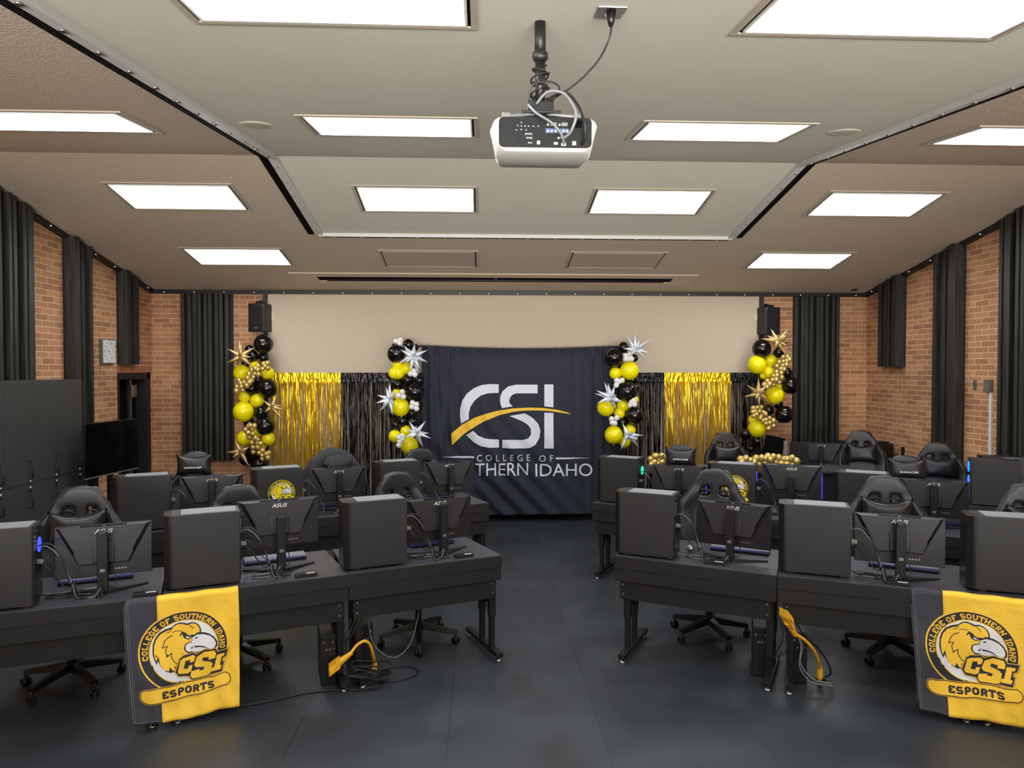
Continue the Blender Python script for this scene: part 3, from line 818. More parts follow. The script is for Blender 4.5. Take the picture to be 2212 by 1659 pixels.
# ------------------------------------------------------------------ eagle emblem, in units of its ring radius
def E_(pts): return [((x-787)/697.0, -(y-680+.172*(x-787))/624.0) for x, y in pts]
HEADB = [(290,700),(300,600),(340,500),(410,410),(500,345),(600,300),(660,250),(740,222),(800,230),(850,240),(910,218),(980,225),(1035,265),(1065,330),(1068,385),(1120,388),(1200,415),(1280,470),(1328,545),(1325,610),(1290,665),(1250,715),(1130,760),(985,780),(800,860),(700,960),(640,1010),(560,1025),(480,1003),(410,935),(365,850),(345,918),(310,840),(290,760)]
HEADY = [(312,720),(320,620),(360,520),(430,430),(530,362),(580,345),(620,300),(690,255),(760,245),(840,268),(880,250),(930,237),(985,248),(1020,280),(1045,335),(1040,385),(1000,385),(960,420),(900,425),(915,500),(905,540),(850,545),(800,580),(780,625),(790,670),(830,710),(860,722),(780,760),(700,820),(670,880),(640,985),(600,1000),(550,935),(530,1000),(460,985),(400,910),(378,770),(340,860),(318,800)]
BEAK = [(915,470),(1000,415),(1100,412),(1200,440),(1270,490),(1305,555),(1300,610),(1240,690),(1190,655),(1110,660),(1040,690),(980,712),(900,692),(850,698),(815,675),(800,630),(810,590),(850,557),(905,545),(915,510)]
EYE = [(715,445),(735,400),(765,375),(815,388),(850,425),(930,445),(1000,405),(985,432),(930,462),(902,458),(895,482),(850,497),(800,482),(772,440),(768,405),(748,425)]
EYEW = [(820,437),(850,452),(892,462),(850,480),(825,465)]
MOUTH = [(885,640),(930,606),(1040,600),(1110,610),(1190,655),(1110,632),(1030,622),(950,636),(900,650)]
NOSE = [(955,490),(985,460),(1018,463),(990,486)]
CSIO = [(625,1020),(690,840),(700,800),(770,740),(940,705),(975,738),(1060,685),(1130,655),(1215,668),(1290,650),(1332,710),(1510,652),(1470,790),(1415,830),(1410,880),(1442,880),(1400,1050),(1190,1088),(1120,1138),(900,1165),(835,1085),(680,1095)]
LC = [(690,1050),(668,1018),(720,820),(770,788),(925,750),(962,778),(935,855),(868,868),(880,822),(800,835),(765,962),(833,962),(850,915),(912,905),(885,1005),(828,1040)]
LS = [(985,785),(1110,700),(1270,693),(1300,740),(1285,815),(1170,838),(1182,790),(1085,795),(1068,852),(1200,868),(1240,900),(1200,1060),(1130,1102),(900,1127),(868,1080),(890,1008),(1025,982),(1018,1012),(1090,1000),(1105,955),(970,952),(935,915),(965,840)]
LI = [(1318,768),(1445,735),(1430,790),(1395,800),(1360,942),(1398,945),(1370,1005),(1208,1037),(1225,975),(1265,962),(1308,812),(1303,800)]
BAND = [(60,1420),(75,1365),(130,1332),(220,1320),(420,1268),(870,1168),(1250,1115),(1380,1078),(1460,1055),(1520,1085),(1545,1150),(1520,1215),(1470,1247),(1390,1262),(1200,1335),(800,1405),(400,1505),(200,1545),(120,1535),(70,1490)]
def circ(r, n=56, c=(0, 0)): return [(c[0]+r*math.cos(2*PI*k/n), c[1]+r*math.sin(2*PI*k/n)) for k in range(n)]
def ringq(r0, r1, n=72, a0=0, a1=2*PI):
    o = []
    for k in range(n):
        a = a0+(a1-a0)*k/n; b = a0+(a1-a0)*(k+1)/n
        o.append([(r0*math.cos(a), r0*math.sin(a)), (r1*math.cos(a), r1*math.sin(a)), (r1*math.cos(b), r1*math.sin(b)), (r0*math.cos(b), r0*math.sin(b))])
    return o
def ring_text():
    polys, w = block_text('COLLEGE OF SOUTHERN IDAHO', .19)
    a0, a1 = math.radians(190), math.radians(-9)
    def mp(p):
        a = a0+(a1-a0)*p[0]/w; r = .815+.145*p[1]
        return (r*math.cos(a), r*math.sin(a))
    return [[mp(p) for p in q] for q in polys]
def add_emblem(parent, fn, dz, y, k, wv, coarse=False, cuts=None):
    em = None
    Y, K, W = M[y if y != 'st_y' else 'st_y'], M[k], M['art_w']
    lay = [('emblem_ring', ringq(.97, 1.035), Y), ('emblem_disc', [circ(1.0)], K), ('emblem_ring_inner', ringq(.76, .80), Y), ('emblem_field', [circ(.775)], W),
           ('ring_lettering', ring_text(), Y),
           ('eagle_outline', [E_(HEADB)], K), ('eagle_head', [E_(HEADY)], Y), ('eagle_beak', [E_(BEAK)], W),
           ('eagle_details', [E_(EYE), E_(MOUTH), E_(NOSE)]+stroke(E_([(615,425),(540,470),(490,530),(440,645),(525,610),(490,680),(510,780),(585,710),(580,780),(620,850),(665,885)]), .02)
              +stroke(E_([(855,243),(900,280),(935,318)]), .016)+stroke(E_([(520,400),(570,378),(620,310)]), .016)+stroke(E_([(605,385),(660,360),(740,358),(790,385)]), .016)+stroke(E_(BEAK), .012, True), K),
           ('eagle_eye', [E_(EYEW)], W),
           ('letters_outline', [E_(CSIO)]+stroke(E_(CSIO), .03, True), K), ('letters_rim', stroke(E_(CSIO), .016, True), Y), ('letters', [E_(LC), E_(LS), E_(LI)], Y)]
    bt, bw = block_text('ESPORTS', .25)
    def tm(p):
        f = p[0]/bw; x = 395+f*880; yb = 1462-f*163-22*math.sin(f*PI)
        return (x+0*p[1], yb-120*p[1]+0)
    lay += [('band_outline', [E_(BAND)]+stroke(E_(BAND), .045, True), Y), ('band_line', stroke(E_(BAND), .022, True), K), ('band', [E_(BAND)], Y),
            ('band_lettering', [E_([tm(p) for p in q]) for q in bt], K)]
    # the band's dark line sits above its fill
    lay[-2], lay[-3] = lay[-3], lay[-2]
    first = None
    for i, (nm, polys, mt) in enumerate(lay):
        o = art(nm, polys, lambda u, v, i=i: fn(u, v, dz*(i+1)), mt, first if first is not None else parent, cuts)
        if first is None: first = o; o['label'] = 'round eagle emblem'
    return first

# ================================================================== rows of desks
class Wing:
    def __init__(s, ox, oy, deg): s.o = Vector((ox, oy, 0)); s.a = math.radians(deg); s.d = Vector((math.cos(s.a), math.sin(s.a), 0)); s.n = Vector((-math.sin(s.a), math.cos(s.a), 0))
    def p(s, u, t, z=0): return s.o+s.d*u+s.n*t+Vector((0, 0, z))
FR, FL, BR, BL = Wing(.45, 5.245, -26.69), Wing(-2.511, 4.423, 22.67), Wing(.619, 7.353, -30.8), Wing(-3.326, 6.2, 22.53)
wt = math.radians
used = set()
def put(proto, loc, rz, label, group=None):
    if proto.name not in used:
        used.add(proto.name); proto.location = loc; proto.rotation_euler = (0, 0, rz); proto['label'] = label
        if group: proto['group'] = group
        return proto
    return dup(proto, loc, rz, label, group)
desk0 = make_desk('black desk', 'computer desks in curved rows')
DESKS = [
 (FR, 0, 0, -2.25, 'black desk at the aisle end of the front right row'),
 (FR, 1.146, -.045, 2.3, 'second black desk from the aisle in the front right row, flag over its end'),
 (FR, 2.264, .0, 5, 'black desk under the right flag, cut by the right edge of the photo'),
 (FL, 1.141, -.006, .3, 'black desk at the aisle end of the front left row'),
 (FL, 0, 0, -.3, 'second black desk from the aisle in the front left row, flag over its end'),
 (FL, -1.146, .08, -4, 'black desk cut by the left edge of the photo in the front left row'),
 (BR, 0, 0, 0, 'black desk at the aisle end of the rear right row'),
 (BR, 1.145, 0, 0, 'middle black desk of the rear right row, under the stickered computer'),
 (BR, 2.29, 0, 0, 'black desk at the outer end of the rear right row'),
 (BL, 1.953, 0, 0, 'black desk at the aisle end of the rear left row, beside the blue banner'),
 (BL, .808, 0, 0, 'middle black desk of the rear left row, under the stickered computer'),
 (BL, -.337, 0, 0, 'black desk at the outer end of the rear left row, near the television cart'),
]
for wg, s, t, da, lb in DESKS: put(desk0, wg.p(s, t), wg.a+wt(da), lb)

tower0 = make_tower('computer', 'computer towers on the desks')
tower_b = make_tower('computer', 'computer towers on the desks', glow='led_and_sheen_blue')
tower_g = make_tower('computer', 'computer towers on the desks', glow='led_green')
TOW = [
 (tower0, FR, .03, .03, -1, 'dark grey computer tower at the aisle end of the front right row'),
 (tower0, FR, 1.19, .015, 3, 'dark grey computer tower second from the aisle in the front right row'),
 (tower0, FR, 2.30, .075, 5, 'dark grey computer tower cut by the right edge of the photo, behind the flag'),
 (tower0, FL, 1.165, .035, 0, 'dark grey computer tower nearest the aisle in the front left row'),
 (tower0, FL, .055, .07, -.5, 'dark grey computer tower above the yellow flag in the front left row'),
 (tower_b, FL, -1.075, .10, -4, 'computer tower lit blue at its back, cut by the left photo edge'),
 (tower_g, BR, .07, .05, 0, 'computer tower lit green at its back, aisle end of the rear right row'),
 (tower_b, BR, 2.34, .03, 2, 'computer tower at the outer end of the rear right row, before a branded head pillow'),
 (tower0, BL, 1.96, .045, 0, 'computer tower nearest the aisle in the rear left row'),
 (tower0, BL, -.30, .05, -1, 'computer tower at the outer end of the rear left row, near the brick corner'),
]
for pr, wg, s, t, da, lb in TOW: put(pr, wg.p(s, t, DH), wg.a+wt(da), lb)
stick = make_tower('computer', 'computer towers on the desks', sticker=True)
put(stick, BL.p(.815, .045, DH), BL.a, 'computer tower with a round yellow eagle sticker in the rear left row')
stick_b = make_tower('computer', 'computer towers on the desks', glow='led_and_sheen_blue', sticker=True)
put(stick_b, BR.p(1.21, .09, DH), BR.a+wt(6), 'computer tower with a round yellow eagle sticker in the rear right row')

mon0 = make_monitor('monitor', 'desk monitors seen from behind')
monb = make_monitor('monitor', 'desk monitors seen from behind', blue=True)
monl = make_monitor('monitor', 'desk monitors seen from behind', lift=.07)
monlb = make_monitor('monitor', 'desk monitors seen from behind', lift=.07, blue=True)
MON = [
 (mon0, FR, .806, .184, -6, 'monitor at the aisle end of the front right row'),
 (mon0, FR, 1.892, .15, 2, 'monitor second from the aisle in the front right row, before a chair with lumbar pillow'),
 (mon0, FL, 1.901, .2, 4, 'monitor nearest the aisle in the front left row'),
 (monl, FL, .735, .25, 1, 'monitor raised above its stand so its whole name shows, front left row'),
 (mon0, FL, -.332, .221, -1, 'leftmost monitor of the front left row, above the coiled cables'),
 (monb, BR, .87, .13, 12, 'monitor with the stand lit violet, nearest the aisle in the rear right row'),
 (monlb, BR, 1.92, .2, 3, 'monitor raised with a painted blue reflection at its side in the rear right row'),
 (mon0, BR, 3.085, .27, 1, 'outermost monitor of the rear right row, before a branded head pillow'),
 (mon0, BL, 2.755, .2, -5, 'monitor nearest the aisle in the rear left row, before the blue banner'),
 (mon0, BL, 1.6, .23, -5, 'middle monitor of the rear left row, before the jacket'),
 (mon0, BL, .44, .2, -4, 'leftmost monitor of the rear left row, before a branded head pillow'),
]
for pr, wg, s, t, da, lb in MON: put(pr, wg.p(s, t, DH), wg.a+wt(da), lb)

kb0 = make_keyboard('keyboard', 'lit keyboards on the desks'); kbw = make_keyboard('keyboard', 'lit keyboards on the desks', pale=True, small=False)
KB = [
 (kbw, FR, .84, .44, -1, 'pale-keyed blue-lit keyboard on the front right desk at the aisle'),
 (kbw, FR, 1.93, .43, -3, 'blue-lit keyboard under the second monitor of the front right row'),
 (kb0, FL, 1.91, .46, 0, 'blue-lit keyboard on the front left desk at the aisle'),
 (kbw, FL, .73, .49, 2, 'blue-lit keyboard under the raised monitor of the front left row'),
 (kbw, FL, -.395, .50, 1, 'blue-lit keyboard under the leftmost monitor of the front left row'),
 (kb0, BR, .87, .45, 0, 'keyboard on the rear right desk at the aisle'),
 (kb0, BR, 1.95, .45, 0, 'keyboard under the raised monitor of the rear right row'),
 (kb0, BR, 3.12, .45, 0, 'keyboard on the outer desk of the rear right row'),
 (kb0, BL, 2.74, .45, 0, 'keyboard on the rear left desk nearest the aisle'),
 (kb0, BL, 1.55, .45, 0, 'blue-lit keyboard on the middle desk of the rear left row'),
 (kb0, BL, .44, .45, 0, 'keyboard on the outer desk of the rear left row'),
]
for pr, wg, s, t, da, lb in KB: put(pr, wg.p(s, t, DH), wg.a+wt(da), lb)

def make_hub():
    t = thing('usb_hub', 'hub', 'usb hub', group='cable hubs at the desk edges')
    MB().box(-.07, 0, 0, .07, .06, .022, .003).build('hub_body', M['black'], t)
    MB().box(.0, .012, .0222, .055, .026, .0228).build('label_strip', M['label'], t)
    MB().box(-.065, .012, .022, -.01, .05, .023).build('socket_panel', M['mon_low'], t)
    return t
hub0 = make_hub()
for wg, s, t, lb in [(FR, .72, .03, 'small black cable hub at the desk edge, front right row at the aisle'), (FR, 1.87, .01, 'small black cable hub beside the right yellow flag'),
                     (FL, 2.01, .03, 'small black cable hub on the front left desk at the aisle'), (FL, .87, .03, 'small black cable hub before the raised monitor of the front left row'), (FL, -.09, .03, 'small black cable hub beside the left yellow flag')]:
    put(hub0, wg.p(s, t, DH), wg.a, lb)

# cable bundles between the towers and the monitors
def bundle(wg, sT, tT, sM, tM, label, seed, full=True, rot=0):
    r = random.Random(seed); x0 = sT+.412; T = Vector((x0, tT+.04, 0)); z = DH
    J = (x0+.17, tT+.02); st = []
    for i, h in enumerate((.34, .325, .25, .2)):
        a = (x0-.002, tT+.05+.01*i, z+h); mid = (x0+.10+.012*i, tT+.03+.005*i, z+h-.03-.03*i)
        st.append([a, (x0+.045, tT+.045, z+h+.012), mid, (J[0]+.006*i, J[1], z+.10), (J[0]+.02+.008*i, J[1]-.005, z+.02), (J[0]+.05+.03*i, J[1]+.0+.01*i, z+.006), (sM-.06+.02*i, tM-.05-.02*i, z+.006), (sM-.005, tM-.028, z+.05)])
    # loose loops on the desktop
    for k in range(3 if full else 1):
        cx, cy, rr = J[0]+r.uniform(-.06, .1), J[1]+r.uniform(.06, .16), r.uniform(.035, .06)
        st.append([(x0, tT+.05, z+.05), (x0+.05, cy, z+.02)]+[(cx+rr*1.5*math.cos(a), cy+rr*math.sin(a), z+.006+.004*k) for a in [j*PI/4+k for j in range(10)]]+[(sM-.03, tM-.03, z+.008)])
    st.append([(sM+.06, tM+.08, z+.11), (sM+.06, tM+.06, z+.03), (sM+.0, tM+.02, z+.04), (sM-.03, tM-.03, z+.02), (sM-.02, tM-.1, z+.006)])
    c = cables('cable_bundle', label, [], 'cable bundles behind the computers')
    c.location = wg.o; c.rotation_euler = (0, 0, wg.a+rot)
    for i, s in enumerate(st):
        MB().tube(catmull(s, 5), .0032 if i % 3 else .0042, 6).build('cable', M['cable'] if i % 4 != 1 else M['greycable'], c)
    pl = MB(); pl.box(x0-.004, tT+.03, z+.24, x0+.03, tT+.06, z+.262, .002); pl.build('plug', M['grey_pl'], c)
    MB().cyl((J[0]-.004, J[1], z+.1), .014, .012, 10).build('cable_tie', M['nylon'], c)
bundle(FR, .03, .03, .806, .184, 'tangled cables behind the aisle computer of the front right row', 1)
bundle(FR, 1.19, .015, 1.892, .15, 'tangled cables between second tower and monitor of the front right row', 2)
bundle(FL, 1.165, .035, 1.901, .2, 'tangled cables behind the aisle computer of the front left row', 3)
bundle(FL, .055, .07, .735, .25, 'tangled cables between tower and raised monitor of the front left row', 4)
bundle(FL, -1.075, .12, -.332, .221, 'tangled cables beside the tower cut by the left edge of the photo', 5)
bundle(BR, .07, .05, .87, .13, 'cables behind the green-lit computer of the rear right row', 6, False)
bundle(BR, 1.21, .13, 1.92, .2, 'cables behind the stickered computer of the rear right row', 7, False)
bundle(BR, 2.34, .03, 3.085, .27, 'cables behind the outer computer of the rear right row', 8, False)
bundle(BL, 1.96, .045, 2.755, .2, 'cables behind the aisle computer of the rear left row', 9, False)
bundle(BL, .815, .045, 1.6, .23, 'cables behind the stickered computer of the rear left row', 10, False)
bundle(BL, -.30, .05, .44, .2, 'cables behind the outer computer of the rear left row', 11, False)
# crumpled wrapper beside the first tower of the right row, small mouse things
b = MB(); b.ball((0, 0, .025), .03, 10, 7, (1.1, .8, .8))
for v in b.bm.verts: v.co += Vector((noise.noise(v.co*60), noise.noise(v.co*60+Vector((3, 1, 2))), noise.noise(v.co*50)))*.012
o = b.build('crumpled_wrapper', M['silver'], None, FR.p(.50, .33, DH+.004)); tag(o, 'small crumpled silver wrapper beside the aisle tower of the front right row', 'wrapper')

# ------------------------------------------------------------------ chairs
ch_g = make_chair('chair', 'gaming chairs at the desks', 'gaming', True)
ch_n = make_chair('chair', 'gaming chairs at the desks', 'gaming', False)
ch_d = make_chair('chair', 'gaming chairs at the desks', 'racer')
CH = [  # proto, backrest position, facing, height factor
 (ch_n, 1.44, 5.93, -27, 1.0, 'black high-back chair with open belt holes and no pillow, front right row'),
 (ch_g, 2.66, 5.49, -22, 1.0, 'black chair with a lumbar pillow behind the second monitor of the front right row'),
 (ch_g, 3.53, 5.08, -20, 1.0, 'black chair cut by the right edge of the photo'),
 (ch_n, -1.25, 5.88, 40, 1.0, 'black chair turned to the right behind the aisle desk of the front left row'),
 (ch_n, -2.44, 5.60, 18, .96, 'black chair of which only the rounded top shows beside the raised monitor'),
 (ch_g, -3.452, 5.273, 16, 1.0, 'black chair with a lumbar pillow beside the lockers, front left row'),
 (ch_d, 1.73, 7.97, -18, 1.0, 'black chair with branded head pillow before the gold tinsel, rear right row'),
 (ch_d, 3.69, 6.89, -16, 1.0, 'black chair with branded head pillow before the brick wall, rear right row'),
 (ch_d, -3.53, 7.55, 10, 1.0, 'black chair with branded head pillow before the brick corner, rear left row'),
 (ch_n, -2.14, 7.70, 18, 1.0, 'black chair under the draped jacket, rear left row'),
 (ch_n, -1.237, 7.98, 22, .97, 'black chair beside the blue banner, behind the aisle tower of the rear left row'),
 (ch_g, 2.73, 9.37, -4, 1.0, 'black chair with lumbar pillow standing against the gold tinsel curtain'),
 (ch_g, 4.45, 9.1, -20, 1.03, 'black chair with lumbar pillow in the right back corner, before the black cabinet'),
 (ch_g, 4.76, 8.0, -22, 1.0, 'black chair with lumbar pillow turned inward before the right wall slats'),
]
for pr, x, y, deg, f, lb in CH:
    a = wt(deg); n_ = Vector((-math.sin(a), math.cos(a), 0)); k = .31
    o = put(pr, Vector((x, y, 0))-n_*k, a, lb); o.scale = (1, 1, f)
# jacket draped over a backrest
a = wt(18); jx = Vector((-2.14, 7.70, 0))
def jack(u, v):
    x = 2*u-1; th = v*PI*1.15-.1
    wv = .30+.03*math.sin(5*v)
    r_ = .10+.02*math.sin(9*x+2)
    y = -math.cos(th)*r_; z = 1.235+math.sin(th)*.085*(1-.55*abs(x)**2.2)-.22*abs(x)**2.6
    if v < .15 or v > .85: z -= .22*(abs(v-.5)-.35)/.15
    p = Vector((x*wv, y, z)); nn = noise.noise(p*9)*.035+noise.noise(p*22)*.015
    return p+Vector((0, nn*math.cos(th), nn))
t = thing('jacket', 'dark puffy jacket draped over a chair back in the rear left row', 'jacket', jx, a)
o = MB().grid(jack, 40, 26).build('jacket_body', M['jacket'], t, autosmooth=False); m_ = o.modifiers.new('thickness', 'SOLIDIFY'); m_.thickness = .025
def hood(u, v):
    a_ = 2*PI*u; b_ = PI*v
    p = Vector((.15*math.sin(b_)*math.cos(a_)+.04, -.12+.07*math.sin(b_)*math.sin(a_), 1.17+.085*math.cos(b_)))
    return p+Vector((1, 1, 1))*(noise.noise(p*16)*.03)
MB().grid(hood, 28, 16).build('hood', M['jacket'], t, autosmooth=False)

# ------------------------------------------------------------------ flags over the front desks
def make_flag(wg, s0, label, seed):
    t = thing('flag', label, 'flag', wg.p(s0, 0, 0), wg.a, 'eagle flags over the front desks')
    W, H = .63, .715
    def f(u, v, off=0.0):
        """u across 0..1, v metres down from the desk edge (negative = lying on the desktop)"""
        x = u*W
        if v < 0: return Vector((x, -.03-v, DH+.004+off+.002*math.sin(u*20)))
        g = min(1, v/.25)
        y = -.034-.010*g*(math.sin(u*7+seed)+.5*math.sin(u*15+v*6+seed*2))-.006*g*math.sin(v*14+u*5+seed)-.004*g*math.sin(u*30-v*18)
        y -= .02*g*(1-u)*(v/H)+.078*(v/H)**1.6
        return Vector((x+.01*math.sin(v*5+seed)*(u-.5)+.035*(v/H)*(1-u), y-off, DH-.002-v+.006*math.sin(u*9+seed)*g-.012*v/H*math.sin(u*PI)))
    split = .265
    def panel(name, a, b, mat, off=0, v0=-.045, v1=H, parent=t):
        o = MB().grid(lambda u, v: f(a+(b-a)*u, v0+(v1-v0)*v, off), max(4, int((b-a)*46)), 46).build(name, mat, parent, autosmooth=False)
        m_ = o.modifiers.new('thickness', 'SOLIDIFY'); m_.thickness = .0012; m_.offset = 0
        return o
    panel('black_stripe', 0, split, M['flag_b']); panel('yellow_field', split, 1, M['flag_y'])
    hm = MB()
    hm.tube([f(.004, v/40*H, .001) for v in range(41)], .0022, 5); hm.tube([f(.022, v/40*H, .001) for v in range(41)], .0012, 5)
    hm.tube([f(i/20*split, H-.012, .001) for i in range(21)], .0012, 5); hm.build('hem_stitching', M['jacket'] if False else M['greycable'], t)
    bk = MB().grid(lambda u, v: f(-.02+.9*u, .02+(H-.07)*v, -.006), 24, 16).build('rear_layer', M['flag_b'], t, autosmooth=False)
    cu, cv, rx, ry = .49*W, .455*H, .246, .227
    def g(u, v, off): return f((cu+u*rx)/W, cv-v*ry, off+.001)
    add_emblem(t, g, .00035, 'art_y', 'art_b', 'art_w', cuts=([i*.085 for i in range(-12, 13)], [i*.085 for i in range(-18, 13)]))
    return t
make_flag(FL, -.196, 'yellow flag with black stripe and eagle emblem over the left front desks', 0.4)
make_flag(FR, 1.945, 'yellow flag with black stripe and eagle emblem over the right front desks', 2.1)

# ------------------------------------------------------------------ small computers on the floor, cords, floor sockets
def make_box(label, group):
    t = thing('mini_computer', label, 'computer', group=group)
    MB().box(-.05, 0, .004, .05, .34, .345, .004).build('case', M['case'], t)
    MB().box(-.038, .02, .345, .038, .32, .3475).build('top_grille', M['case_top'] if False else M['mon_low'], t)
    r = MB().box(-.047, -.003, .008, .047, .001, .341)
    for x in (-.04, -.013, .014, .04): r.box(x-.002, -.007, .02, x+.002, -.002, .2)
    r.box(-.047, -.006, .205, .047, -.002, .212)
    rp = r.build('rear_panel', M['black'], t)
    s_ = MB()
    for x, z, q in ((-.03, .3, .006), (.03, .3, .006), (-.012, .25, .006), (.01, .25, .006), (.033, .255, .004)): s_.cyl((x, -.003, z), q, -.006, 10, axis=(0, 1, 0))
    s_.build('connectors', M['steel'], rp)
    b = MB()
    for z in (.03, .06, .09, .12, .15): b.cyl((-.028, -.003, z), .002, -.002, 6, axis=(0, 1, 0)); b.cyl((.028, -.003, z), .002, -.002, 6, axis=(0, 1, 0))
    b.build('slot_screws', M['steel'], rp)
    return t
mb0 = make_box('box', 'small computers on the floor under the front desks')
for x, y, deg, lb in [(-1.60, 4.875, 16, 'small black computer on the floor left of the yellow cord, front left row'), (-1.37, 5.06, 18, 'small black computer on the floor behind the yellow cord, front left row'),
                      (1.41, 4.87, -20, 'small black computer on the floor left of the desk legs, front right row'), (1.64, 4.76, -20, 'small black computer on the floor beside the yellow cord, front right row')]:
    put(mb0, (x, y, 0), wt(deg), lb)
def puck(x, y, label):
    t = thing('floor_socket', label, 'floor socket', (x, y, 0), 0, 'round floor sockets')
    MB().tube([(0, 0, .0), (0, 0, .006)], [.085, .08], 32).build('cover', M['black'], t)
    MB().box(-.03, -.02, .006, .03, .02, .009, .002).build('socket', M['pitch'], t)
    return t
puck(-1.285, 5.05, 'round black floor socket at the end of the yellow cord, front left row')
puck(1.81, 4.79, 'round black floor socket at the end of the yellow cord, front right row')
def yellow(pts, plug_end, head, label):
    t = thing('extension_lead', label, 'power lead', group='yellow power cords under the front desks')
    MB().tube(catmull(pts, 8), .0105, 12).build('cord', M['yellow_cord'], t)
    p = Vector(pts[-1]); g = MB(); g.tube([p+Vector((0, 0, .025)), p+Vector((0, 0, .0)), p-Vector((0, 0, .05)), p-Vector((0, 0, .075))], [.012, .02, .022, .016], 14); g.build('plug', M['yellow_cord'], t)
    h = Vector(pts[0]); d = Vector(head).normalized(); s_ = d.cross(Vector((0, 0, 1))).normalized(); q = MB()
    q.tube([h-d*.02, h+d*.05, h+d*.09], [.014, .022, .03], 12)
    R = Matrix((( s_.x, d.x, 0, h.x+d.x*.12), (s_.y, d.y, 0, h.y+d.y*.12), (s_.z, d.z, 1, h.z+d.z*.12), (0, 0, 0, 1)))
    q.box(-.05, -.045, -.028, .05, .045, .028, .006, mat=R); q.box(-.075, .0, -.016, .0, .04, .016, .004, mat=R)
    q.build('splitter_head', M['yellow_cord'], t)
    return t
yellow([at_y(*q) for q in ((755, 1414, 4.82), (762, 1405, 4.84), (772, 1393, 4.86), (787, 1385, 4.88), (798, 1391, 4.91), (804, 1407, 4.94), (807.5, 1423, 4.98), (809, 1436, 5.03))], None, (-.8, -.2, -.55),
       'yellow power cord arching over black cables in the front left row')
yellow([at_y(*q) for q in ((1716, 1368, 4.54), (1724, 1373, 4.55), (1740, 1384, 4.57), (1756, 1402, 4.6), (1767, 1424, 4.66), (1771, 1446, 4.74))], None, (-.45, -.1, .8), 'yellow power cord hanging from the desk joint in the front right row')
r = random.Random(3)
st = []
for k in range(9):
    cx, cy = -1.36+r.uniform(-.03, .05), 4.86+r.uniform(-.05, .05)
    st.append([(cx+(.13+r.uniform(-.03, .04))*math.cos(a+k), cy+(.06+r.uniform(-.01, .03))*math.sin(a+k)-.05*(k > 5), .008+.018*k+.01*math.sin(3*a)) for a in [j*.7 for j in range(11)]])
for k in range(4):
    st.append([FL.p(1.13+.03*k, .0, .46), FL.p(1.10+.02*k, -.02, .36), FL.p(1.115, -.02, .28), FL.p(1.12+.01*k, -.03, .15), FL.p(1.14+.02*k, -.05, .06), FL.p(1.2, -.06+.02*k, .01)])
st.append([(-1.3, 4.95, .02), (-1.2, 4.9, .008), (-1.05, 4.95, .008), (-1.0, 5.06, .008), (-1.08, 5.14, .008), (-1.2, 5.12, .012), (-1.27, 5.05, .02)])
cables('cable_pile', 'pile of coiled black cables on the floor under the front left desks', st, None, r=.0045)
st = [[(-1.45, 4.78, .01), (-1.7, 4.76, .006), (-2.0, 4.62, .006), (-2.3, 4.56, .006), (-2.6, 4.66, .006)]]
cables('power_lead', 'single black cord running along the floor behind the left flag', st, None, r=.006)
st = [([(1.50, 4.72, .47), (1.52, 4.70, .38), (1.53, 4.69, .30), (1.50, 4.69, .24), (1.44, 4.72, .2), (1.40, 4.78, .17)], 'cable', .005), ([(1.51, 4.72, .47), (1.53, 4.69, .36), (1.52, 4.68, .22), (1.56, 4.67, .14), (1.66, 4.66, .09), (1.70, 4.70, .03)], 'cable', .005),
      ([(1.53, 4.74, .46), (1.62, 4.7, .30), (1.6, 4.67, .16), (1.66, 4.62, .07), (1.8, 4.6, .05), (1.78, 4.66, .04)], 'greycable', .004), ([(1.54, 4.74, .46), (1.63, 4.7, .3), (1.605, 4.665, .18), (1.67, 4.615, .09), (1.8, 4.595, .07)], 'greycable', .004),
      ([(1.58, 4.74, .47), (1.66, 4.72, .34), (1.76, 4.72, .25), (1.84, 4.74, .13), (1.87, 4.78, .05), (1.84, 4.8, .02)], 'cable', .006), ([(1.48, 4.73, .48), (1.50, 4.7, .36), (1.46, 4.7, .25), (1.42, 4.76, .1)], 'cable', .005)]
cables('hanging_cables', 'black and grey cables hanging from the desk joint in the front right row', st, None)
cables('under_desk_cable', 'thin grey cable looping under the aisle desk of the front left row', [([FL.p(1.3, .1, .45), FL.p(1.32, .05, .25), FL.p(1.45, .0, .14), FL.p(1.6, .06, .2), FL.p(1.68, .1, .44)], 'greycable', .003)], None)

# ================================================================== banner on its stand
YBAN = 10.02
def bfold(x, z):
    """depth of the hanging cloth at a place"""
    ex = abs(x-.03)/1.44
    y = .016*math.sin(x*42)*max(0, ex-.4)*1.6 + .012*math.sin(x*23+1)*max(0, ex-.3)
    y += .012*math.exp(-((z-2.45)/.12)**2)*math.sin(x*75)
    q = x*.75+z*.62                      # diagonal pull from upper left to lower right
    wgt = max(0, min(1, (1.75-z)/1.0))*max(0, 1-abs(x+.25)/1.35)
    y += .034*wgt*math.sin(q*26+2.5*math.sin(z*1.5))
    wgt2 = max(0, min(1, (2.4-z)/.8))*max(0, 1-abs(x+.8)/.9)
    y += .022*wgt2*math.sin((x*1.0+z*.25)*24)
    return y
t = thing('backdrop_banner', 'large dark blue cloth banner with college logo on the back wall', 'banner', (0, YBAN, 0), 0)
XL_, XR_, ZT, ZB = -1.37, 1.47, 2.49, .10
def ztop(x): return ZT-.045*math.sin((x-XL_)/(XR_-XL_)*PI)*1.0
def bsurf(u, v):
    x = XL_+(XR_-XL_)*u; zt = ztop(x); z = ZB+(zt-ZB)*v
    return Vector((x, bfold(x, z), z))
o = MB().grid(bsurf, 300, 150).build('cloth', M['navy'], t, autosmooth=False); m_ = o.modifiers.new('thickness', 'SOLIDIFY'); m_.thickness = .002; m_.offset = 1
